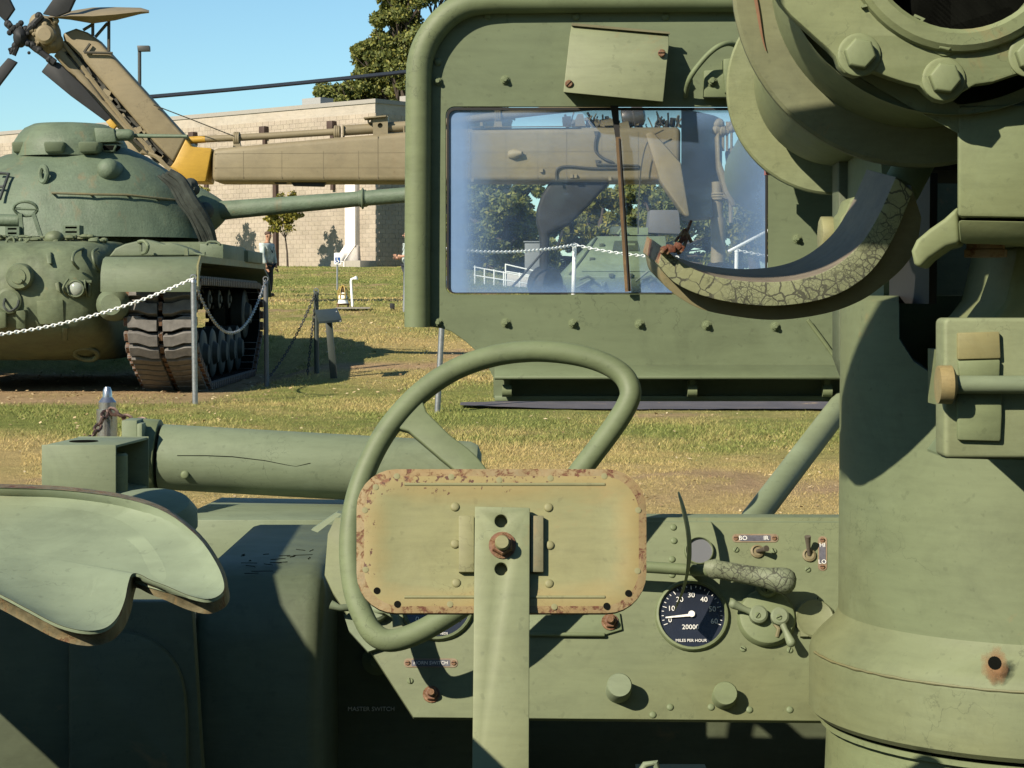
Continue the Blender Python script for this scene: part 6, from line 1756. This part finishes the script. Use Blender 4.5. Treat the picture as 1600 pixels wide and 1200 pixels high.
def tree(base, clumps, nper, leaf, mat, label, trunk_r, group=None, thin=1.0):
    """clumps: (centre, radius) in world; leaves are small folded quads spread through lumpy shells"""
    T_ = thing('tree', label, 'tree', tuple(base), group)
    g = G()
    top = max((c for c, r in clumps), key=lambda c: c.z)
    mid = sum((c for c, r in clumps), Vector((0, 0, 0))) / len(clumps)
    fork = Vector((base.x + (mid.x - base.x) * .5, base.y, base.z + (mid.z - base.z) * .55))
    g.tube([base - Vector((0, 0, .1)), base.lerp(fork, .5) + Vector((trunk_r * .5, 0, 0)), fork], [trunk_r, trunk_r * .8, trunk_r * .65], 10)
    for c, r in clumps:
        m1 = fork.lerp(c, .5) + Vector((rnd.uniform(-.2, .2) * r, rnd.uniform(-.2, .2) * r, .15 * r))
        g.tube([fork, m1, c], [trunk_r * .4, trunk_r * .22, trunk_r * .08], 6)
        for k in range(4):
            e = c + Vector((rnd.uniform(-1, 1), rnd.uniform(-1, 1), rnd.uniform(-.6, .8))) * r * .8
            g.tube([m1.lerp(c, .5), e], [trunk_r * .12, trunk_r * .03], 5)
    g.build('trunk', BARK, T_, clean=False)
    V = []
    for c, r in clumps:
        sub = max(5, int(7 * thin))
        subs = [(np.array([rs.uniform(-1, 1), rs.uniform(-1, 1), rs.uniform(-.8, .8)]), rs.uniform(.28, .5)) for _ in range(sub)]
        for d_, sr in subs:
            d_ = d_ / max(1, np.linalg.norm(d_)) * .75
            n_ = int(nper / sub)
            pnt = rs.normal(size=(n_, 3)); pnt /= np.linalg.norm(pnt, axis=1)[:, None]
            pnt *= (rs.rand(n_) ** .45)[:, None] * sr
            pnt[:, 2] *= .75
            pnt = np.array(c) + (d_ + pnt) * r
            s_ = leaf * (.6 + .8 * rs.rand(n_))
            a1 = rs.normal(size=(n_, 3)); a1 /= np.linalg.norm(a1, axis=1)[:, None]
            a2 = np.cross(a1, rs.normal(size=(n_, 3))); a2 /= np.linalg.norm(a2, axis=1)[:, None]
            q = np.stack([pnt - a1 * s_[:, None], pnt + a2 * s_[:, None] * .55, pnt + a1 * s_[:, None], pnt - a2 * s_[:, None] * .55], 1)
            V.append(q.reshape(-1, 3))
    V = np.concatenate(V) - np.array(base); n_ = len(V) // 4
    me = bpy.data.meshes.new('crown')
    me.vertices.add(4 * n_); me.loops.add(4 * n_); me.polygons.add(n_)
    me.vertices.foreach_set('co', V.astype(np.float32).ravel())
    me.loops.foreach_set('vertex_index', np.arange(4 * n_, dtype=np.int32))
    me.polygons.foreach_set('loop_start', np.arange(0, 4 * n_, 4, dtype=np.int32))
    me.update(calc_edges=True); me.materials.append(mat)
    o = bpy.data.objects.new('crown', me); COL.objects.link(o); o.parent = T_
    return T_
def cl(L_, Y, dep=.5):
    out = []
    for x, y, r in L_:
        R_ = r / F * Y
        out.append((P(x, y, Y + rnd.uniform(-dep, dep) * 4), R_))
        out.append((P(x + rnd.uniform(-.4, .4) * r, y + rnd.uniform(-.4, .4) * r, Y + rnd.uniform(.5, 1) * R_ * 2), R_ * .8))
    return out
def gb(px, Y): q = P(px, 450, Y); return Vector((q.x, Y, gz(q.x, Y)))
tree(gb(640, 125), cl([(520, 148, 34), (552, 138, 36), (585, 112, 40), (600, 70, 38), (622, 28, 42), (640, -20, 48), (610, 150, 40), (648, 90, 50), (690, 60, 70), (700, 150, 60), (570, 82, 24), (606, 180, 34), (690, -40, 70), (770, 60, 70), (760, 160, 55), (625, 110, 40), (630, 60, 40), (570, 150, 36), (600, 130, 36), (640, 150, 44), (615, 5, 34), (545, 165, 26), (500, 160, 22), (590, 95, 26)], 125), 2300, .125, LEAF, 'tall dark evergreen tree rising behind the block building roof', .45)
WT = 'trees seen through the windscreen'
tree(gb(800, 76), cl([(795, 322, 42), (762, 305, 40), (800, 378, 44), (745, 372, 40), (822, 300, 30), (775, 345, 34), (722, 330, 26), (825, 345, 30)], 76), 1500, .10, LEAF, 'bushy dark tree left of the black gear leg through the windscreen', .3, WT)
tree(gb(924, 82), cl([(925, 335, 34), (905, 375, 36), (945, 300, 34), (930, 395, 32), (900, 345, 20), (962, 350, 22)], 82), 1200, .10, LEAF2, 'yellowing tree behind the wiper between black gear leg and armoured car', .3, WT)
tree(gb(1040, 84), cl([(1035, 312, 40), (1012, 345, 34), (1060, 345, 36), (1000, 305, 26), (1030, 380, 36)], 84), 1400, .10, LEAF, 'dense green tree above the grey crate on the armoured car', .3, WT)
tree(gb(1172, 80), cl([(1172, 345, 34), (1192, 312, 34), (1158, 382, 30), (1152, 312, 26), (1195, 385, 26), (1178, 300, 24)], 80), 1200, .10, LEAF2, 'light green tree at the right end of the windscreen', .3, WT)
tree(gb(690, 90), cl([(715, 370, 30), (700, 310, 30), (735, 410, 30), (770, 420, 30), (850, 400, 30), (700, 420, 30)], 90), 1100, .11, LEAF, 'thin pale tree at the hazy left edge of the windscreen', .28, WT)
tree(gb(980, 100), cl([(890, 330, 34), (985, 335, 34), (960, 400, 34), (1110, 330, 40), (1100, 390, 40), (860, 430, 30), (1060, 400, 40), (1010, 420, 34), (910, 425, 30), (870, 350, 26), (945, 365, 30), (1000, 380, 30), (1085, 350, 30), (1135, 350, 30), (930, 300, 26), (980, 300, 26), (1080, 420, 30), (1130, 415, 30), (1180, 400, 34), (1200, 350, 30), (720, 430, 26), (780, 400, 26), (820, 410, 30)], 100), 1300, .12, LEAF, 'far dark tree row behind the armoured car', .3, WT)
us = []
def sapling(px, off, label, cls):
    dvec = Vector((P(px, 300, 90).x, 90, 0)); tt = (W0 + Wn * off).dot(Wn) / dvec.dot(Wn); u = (dvec * tt - W0 - Wn * off).dot(Wd)
    q = wq(u, 0, off); b0 = Vector((q.x, q.y, gz(q.x, q.y)))
    tree(b0, [(P(x, y, q.y), 1.25 * r / F * q.y) for x, y, r in cls], 420, .075, LEAF3, label, .05, 'young trees along the building wall')
sapling(449, 2.6, 'slim young tree with yellow green leaves by the tan wall', [(440, 345, 20), (452, 328, 18), (432, 330, 16), (462, 335, 15), (446, 310, 15), (430, 352, 12), (455, 350, 10), (422, 338, 10)])
sapling(322, 2.6, 'young tree mostly hidden behind the tank mantlet', [(302, 318, 20), (316, 305, 17), (292, 305, 15), (312, 335, 16), (300, 345, 12)])

# row of unseen trees added behind the camera to cut sky fill
for i in range(8):
    x = -26 + 7.4 * i + rnd.uniform(-1, 1); y = -17 + rnd.uniform(-2, 2)
    b0 = Vector((x, y, 0))
    tree(b0, [(b0 + Vector((rnd.uniform(-2, 2), rnd.uniform(-1.5, 1.5), h)), rnd.uniform(2.0, 2.8)) for h in (2.4, 3.2, 4.4, 5.6, 6.6, 3.6, 5.2)], 420, .28, LEAF, 'added unseen shade tree behind the gun carrier, %s from the left in its row' % ('first second third fourth fifth sixth seventh eighth'.split()[i]), .3, 'added shade trees behind the gun carrier')

# ------------------------------------------------------------------ white railing and armoured car beyond the glass
RY = 70
RL = thing('ramp_railing', 'white railing of an access ramp seen low through the windscreen', 'railing', (P(790, 440, RY).x, RY, gz(P(790, 440, RY).x, RY)))
g1 = G(); 
for x0, y0, x1, y1 in ((740, 417, 842, 436), (740, 430, 842, 446), (790, 413, 838, 424), (790, 424, 850, 434)): G().tube([P(x0, y0, RY), P(x1, y1, RY)], .022, 8).build('rail', M['white'], RL)
for x, y in ((742, 415), (757, 419), (772, 421), (787, 424), (790, 412), (812, 426), (838, 432)):
    q = P(x, y, RY); G().tube([q, (q.x, RY, gz(q.x, RY) - .05)], .024, 8).build('post', M['white'], RL)
G().prism([P(x, y, RY + .8) for x, y in ((792, 428), (848, 430), (848, 462), (792, 462))], (0, 1, 0)).build('ramp_wall', mwhite, RL)
o = G().box(P(835, 418, 74) , (.9, .5, 1.4)).build('utility_cabinet', M['white'], None, (P(835, 430, 74).x, 74, gz(P(835, 430, 74).x, 74))); 
qq = P(835, 418, 74); G_ = gz(qq.x, 74)
bpy.data.objects.remove(o)
o = G().box((qq.x, 74, G_ + .8), (.7, .5, 1.6)).box((qq.x, 74, G_ + 1.62), (.8, .6, .05)).build('utility_cabinet', plain('grey cabinet', (.30, .32, .33), .7), None, (qq.x, 74, G_), bevel=.02); tag(o, 'pale utility cabinet behind the white ramp railing', 'cabinet')
AY = 58.0
qa = P(970, 460, AY); za = gz(qa.x, AY)
AC = thing('armoured_car', 'pale green armoured vehicle seen through the windscreen behind the chain', 'armoured vehicle', (qa.x, AY + 2, za))
ap = paint('armoured car paint', (.25, .32, .185), var=.2, scale=1.4, bmp=.1, warm=.2)
adk = paint('dark green trim', (.09, .115, .07), var=.2, scale=2)
def ac(L_, y=AY): return [P(x, y_, y) for x, y_ in L_]
# hull as a faceted body: nose, sloping glacis, roof
nose = ac([(880, 432), (1046, 432)], AY)
lowr = ac([(888, 462), (1040, 462)], AY + .15)
roofF = ac([(932, 369), (1040, 369)], AY + 1.8); roofB = [q + Vector((0, 2.8, 0)) for q in roofF]
midL = ac([(898, 415), (1046, 412)], AY + .2)
v = [*lowr, *nose, *roofF, *roofB, nose[0] + Vector((0, 4.6, .1)), nose[1] + Vector((0, 4.6, .1)), lowr[0] + Vector((0, 4.4, 0)), lowr[1] + Vector((0, 4.4, 0))]
f = [(0, 1, 3, 2), (2, 3, 5, 4), (4, 5, 7, 6), (6, 7, 9, 8), (8, 9, 11, 10), (10, 11, 1, 0), (0, 2, 8, 10), (2, 4, 6, 8), (1, 11, 9, 3), (3, 9, 7, 5)]
G().add(v, f).build('hull', ap, AC, bevel=.03)
g = G()
for a_, b_ in (((925, 415), (942, 448)), ((942, 448), (961, 412)), ((926, 414), (930, 420))): g.tube([P(*a_, AY - .06 + .02 * (448 - a_[1])), P(*b_, AY - .06 + .02 * (448 - b_[1]))], .045, 6)
g.build('trim_vane_stay', M['fendp'], AC)
for x in (912, 1022):
    G().lathe([(.13, 0), (.13, .12), (.09, .15), (0, .15)], P(x, 448, AY - .05), (0, -1, 0), 16).build('headlight', M['rubber'], AC)
g = G().box(P(985, 384, AY + 1.4), (.28, .1, .14)).box(P(918, 388, AY + 1.2), (.2, .1, .12)).tube(ac([(965, 366), (972, 356), (980, 366)], AY + 2), .04, 6).box(P(990, 362, AY + 2.6), (.8, .8, .22))
g.build('hull_fitting', ap, AC)
for x0, x1 in ((876, 896), (1030, 1050)):
    G().prism(ac([(x0, 446), (x1, 446), (x1, 464), (x0, 464)], AY + .3), (0, 4, 0)).build('track', M['rubber'], AC, bevel=.05)
def gla(L_, o=.05): return [P(x, y, AY + .0 + 1.8 * max(0, (432 - y) / 63.) - o) for x, y in L_]
G().prism(gla([(930, 400), (1020, 400), (1034, 424), (908, 424)]), (0, .05, .02)).build('trim_vane', ap, AC, bevel=.015)
G().prism(gla([(960, 378), (996, 378), (1000, 392), (957, 392)]), (0, .08, .04)).build('hatch', adk, AC, bevel=.02)
g = G()
for x, y in ((940, 383), (1016, 384), (925, 405), (1028, 408), (955, 430), (985, 430)): g.box(gla([(x, y)])[0], (.14, .1, .1), None)
for x in (905, 1002): g.tube(gla([(x, 437), (x + 14, 432), (x + 24, 438)], .12), .04, 6)
g.tube(gla([(932, 372), (912, 402), (890, 430)], .0), .045, 6)
g.build('glacis_fitting', adk, AC, bevel=.01)
G().lathe([(.42, 0), (.42, .16), (.36, .22), (0, .24)], P(975, 366, AY + 3.0), (0, 0, 1), 20).build('roof_hatch', adk, AC)
g = G().tube(ac([(896, 452), (922, 438)], AY - .3), .04, 6).tube(ac([(993, 440), (1012, 424)], AY - .1), .04, 6)
g.build('tow_bar', M['fendp'], AC)
cg = P(1036, 362, AY + 2.6)
rb = (P(1013, 362, AY + 2.4), P(1062, 362, AY + 2.4))
o = G().prism(ac([(1012, 364), (1064, 366), (1061, 328), (1016, 328)], AY + 2.2), (0, 1.2, 0)).build('crate', plain('grey cover', (.19, .19, .20), .7, var=.1, scale=2), None, (cg.x, AY + 2.6, cg.z), bevel=.03); tag(o, 'grey boxy cover standing on the roof of the armoured vehicle', 'crate')

# ------------------------------------------------------------------ people
def skin_fig(name, pts, edges, mat, parent, sub=2, rootv=0):
    me = bpy.data.meshes.new(name)
    o0 = root_org(parent)
    me.from_pydata([tuple(Vector(p[0]) - o0) for p in pts], edges, [])
    o = bpy.data.objects.new(name, me); COL.objects.link(o); o.parent = parent
    md = o.modifiers.new('Skin', 'SKIN'); md.use_smooth_shade = True
    for i, p in enumerate(pts):
        r = p[1]; sv = me.skin_vertices[0].data[i]
        sv.radius = (r, r) if not isinstance(r, tuple) else r
        sv.use_root = (i == rootv)
    s2 = o.modifiers.new('Sub', 'SUBSURF'); s2.levels = sub; s2.render_levels = sub
    me.materials.append(mat)
    return o
SKIN = plain('skin', (.80, .44, .30), .55, var=.08)
SKIN2 = plain('darker skin', (.62, .34, .21), .55, var=.08)
JACK = plain('grey blue camouflage jacket', (.60, .70, .68), .8, var=.35, scale=9)
NAVY = plain('navy trousers', (.03, .036, .055), .8)
HAIR = plain('cropped dark hair', (.14, .085, .06), .8)
def person(px, Y, face, label, skin, pose, hgt=1.78, grp=None):
    q = P(px, 460, Y); zb = gz(q.x, Y); k = hgt / 1.78
    T_ = thing('person', label, 'person', (q.x, Y, zb))
    fx, fy = math.cos(face), math.sin(face)               # facing direction
    def W(f, s, z): return Vector((q.x + (f * fx - s * fy) * k, Y + (f * fy + s * fx) * k, zb + z * k))
    if pose == 'rest':
        arms = [[(.0, s * .24, 1.40), (.03, s * .29, 1.12), (.10, s * .26, .88), (.14, s * .25, .78)] for s in (1, -1)]
    else:
        arms = [[(.0, .22, 1.40), (.02, .27, 1.13), (.24, .18, 1.10), (.34, .14, 1.12)], [(.0, -.22, 1.40), (.0, -.27, 1.13), (.22, -.14, 1.05), (.31, -.08, 1.06)]]
    # one continuous body: pelvis, spine, neck, head, arms, legs
    pts = [(W(0, 0, .95), .13), (W(.01, 0, 1.15), .13), (W(0, 0, 1.36), .14), (W(.01, 0, 1.50), .058), (W(.03, 0, 1.58), .07), (W(.04, 0, 1.68), (.085, .098)), (W(.035, 0, 1.755), .06)]
    ed = [(0, 1), (1, 2), (2, 3), (3, 4), (4, 5), (5, 6)]
    for A_ in arms:
        prev = 2
        for i, a_ in enumerate(A_):
            pts.append((W(*a_), (.06, .05, .036, .04)[i])); ed.append((prev, len(pts) - 1)); prev = len(pts) - 1
    for s in (1, -1):
        prev = 0
        for f_, s_, z, r in ((.0, s * .10, .86, .09), (.02, s * .11, .48, .062), (-.01, s * .12, .09, .045), (.12, s * .14, .035, .04)):
            pts.append((W(f_, s_, z), r)); ed.append((prev, len(pts) - 1)); prev = len(pts) - 1
    B_ = skin_fig('body', pts, ed, skin, T_)
    # face details
    g = G().ball(W(.145, 0, 1.655), (.018 * k,) * 3, 8, 6)
    for s in (1, -1):
        g.ball(W(.04, s * .088, 1.66), (.02, .02, .032), 8, 6)
    g.build('nose_and_ears', skin, B_)
    g = G()
    for s in (1, -1): g.ball(W(.118, s * .034, 1.69), .009, 6, 5)
    g.tube([W(.122, -.025, 1.605), W(.128, 0, 1.605), W(.122, .025, 1.605)], .006, 5)
    g.build('eyes_and_mouth', HAIR, B_)
    G().ball(W(.018, 0, 1.725), (.094 * k, .090 * k, .062 * k), 14, 10).build('hair', HAIR, T_)
    # hands with fingers
    for A_ in arms:
        w_, e_ = Vector(A_[3]), (Vector(A_[3]) - Vector(A_[2])).normalized()
        sd = Vector((0, 0, 1)) if abs(e_.z) < .6 else Vector((1, 0, 0))
        g = G()
        for j in range(4):
            b0 = w_ + e_ * .03 + sd * (.012 * (j - 1.5) * 1.3)
            ln = (.06, .075, .08, .065)[j]
            p1 = b0 + e_ * ln * .5; p2 = b0 + e_ * ln + Vector((.012, 0, -.01))
            g.tube([W(*b0), W(*p1), W(*p2)], [.009, .0085, .006], 6)
        b0 = w_ - sd * .025; g.tube([W(*b0), W(*(b0 + e_ * .03 - sd * .02)), W(*(b0 + e_ * .055 - sd * .02))], [.011, .010, .007], 6)
        g.build('fingers', skin, B_)
    # jacket, trousers, boots
    jp = [(W(0, 0, .88), .175), (W(.01, 0, 1.02), .172), (W(.015, 0, 1.18), .17), (W(.0, 0, 1.34), .175), (W(0, 0, 1.45), .10), (W(.01, 0, 1.49), .07)]
    je = [(0, 1), (1, 2), (2, 3), (3, 4), (4, 5)]
    for A_ in arms:
        prev = 3
        for i, a_ in enumerate(A_[:3]):
            pts_ = Vector(a_)
            if i == 2 and pose != 'rest': pts_ = Vector(A_[1]).lerp(pts_, .35)
            jp.append((W(*pts_), (.085, .07, .058)[i])); je.append((prev, len(jp) - 1)); prev = len(jp) - 1
    skin_fig('jacket', jp, je, JACK, T_)
    G().lathe([(.178 * k, 0), (.178 * k, .05)], W(0, 0, .86), (0, 0, 1), 20).build('belt', NAVY, T_)
    tp = [(W(0, 0, .92), .16)]; te = []
    for s in (1, -1):
        prev = 0
        for f_, s_, z, r in ((.0, s * .10, .82, .115), (.02, s * .11, .48, .092), (-.01, s * .12, .12, .078)):
            tp.append((W(f_, s_, z), r)); te.append((prev, len(tp) - 1)); prev = len(tp) - 1
    skin_fig('trousers', tp, te, NAVY, T_)
    for s in (1, -1):
        skin_fig('boot', [(W(-.02, s * .12, .16), .062), (W(-.02, s * .12, .055), .062), (W(.14, s * .145, .045), .05)], [(0, 1), (1, 2)], HAIR, T_)
    # jacket trim
    g = G()
    g.tube([W(.0, .20, 1.44), W(.12, .12, 1.36), W(.165, 0, 1.20)], .016, 6)
    g.tube([W(.0, -.20, 1.44), W(.12, -.12, 1.36), W(.165, 0, 1.20)], .016, 6)
    g.build('jacket_piping', plain('dark piping', (.05, .06, .06), .8), T_)
person(418, 56, math.radians(-25), 'man in grey green jacket standing behind the tank fender looking right', SKIN2, 'rest', 1.78)
person(638, 55, math.radians(-160), 'man in grey shirt with bent arms by the doorway half hidden by windscreen frame', SKIN, 'bent', 1.8)
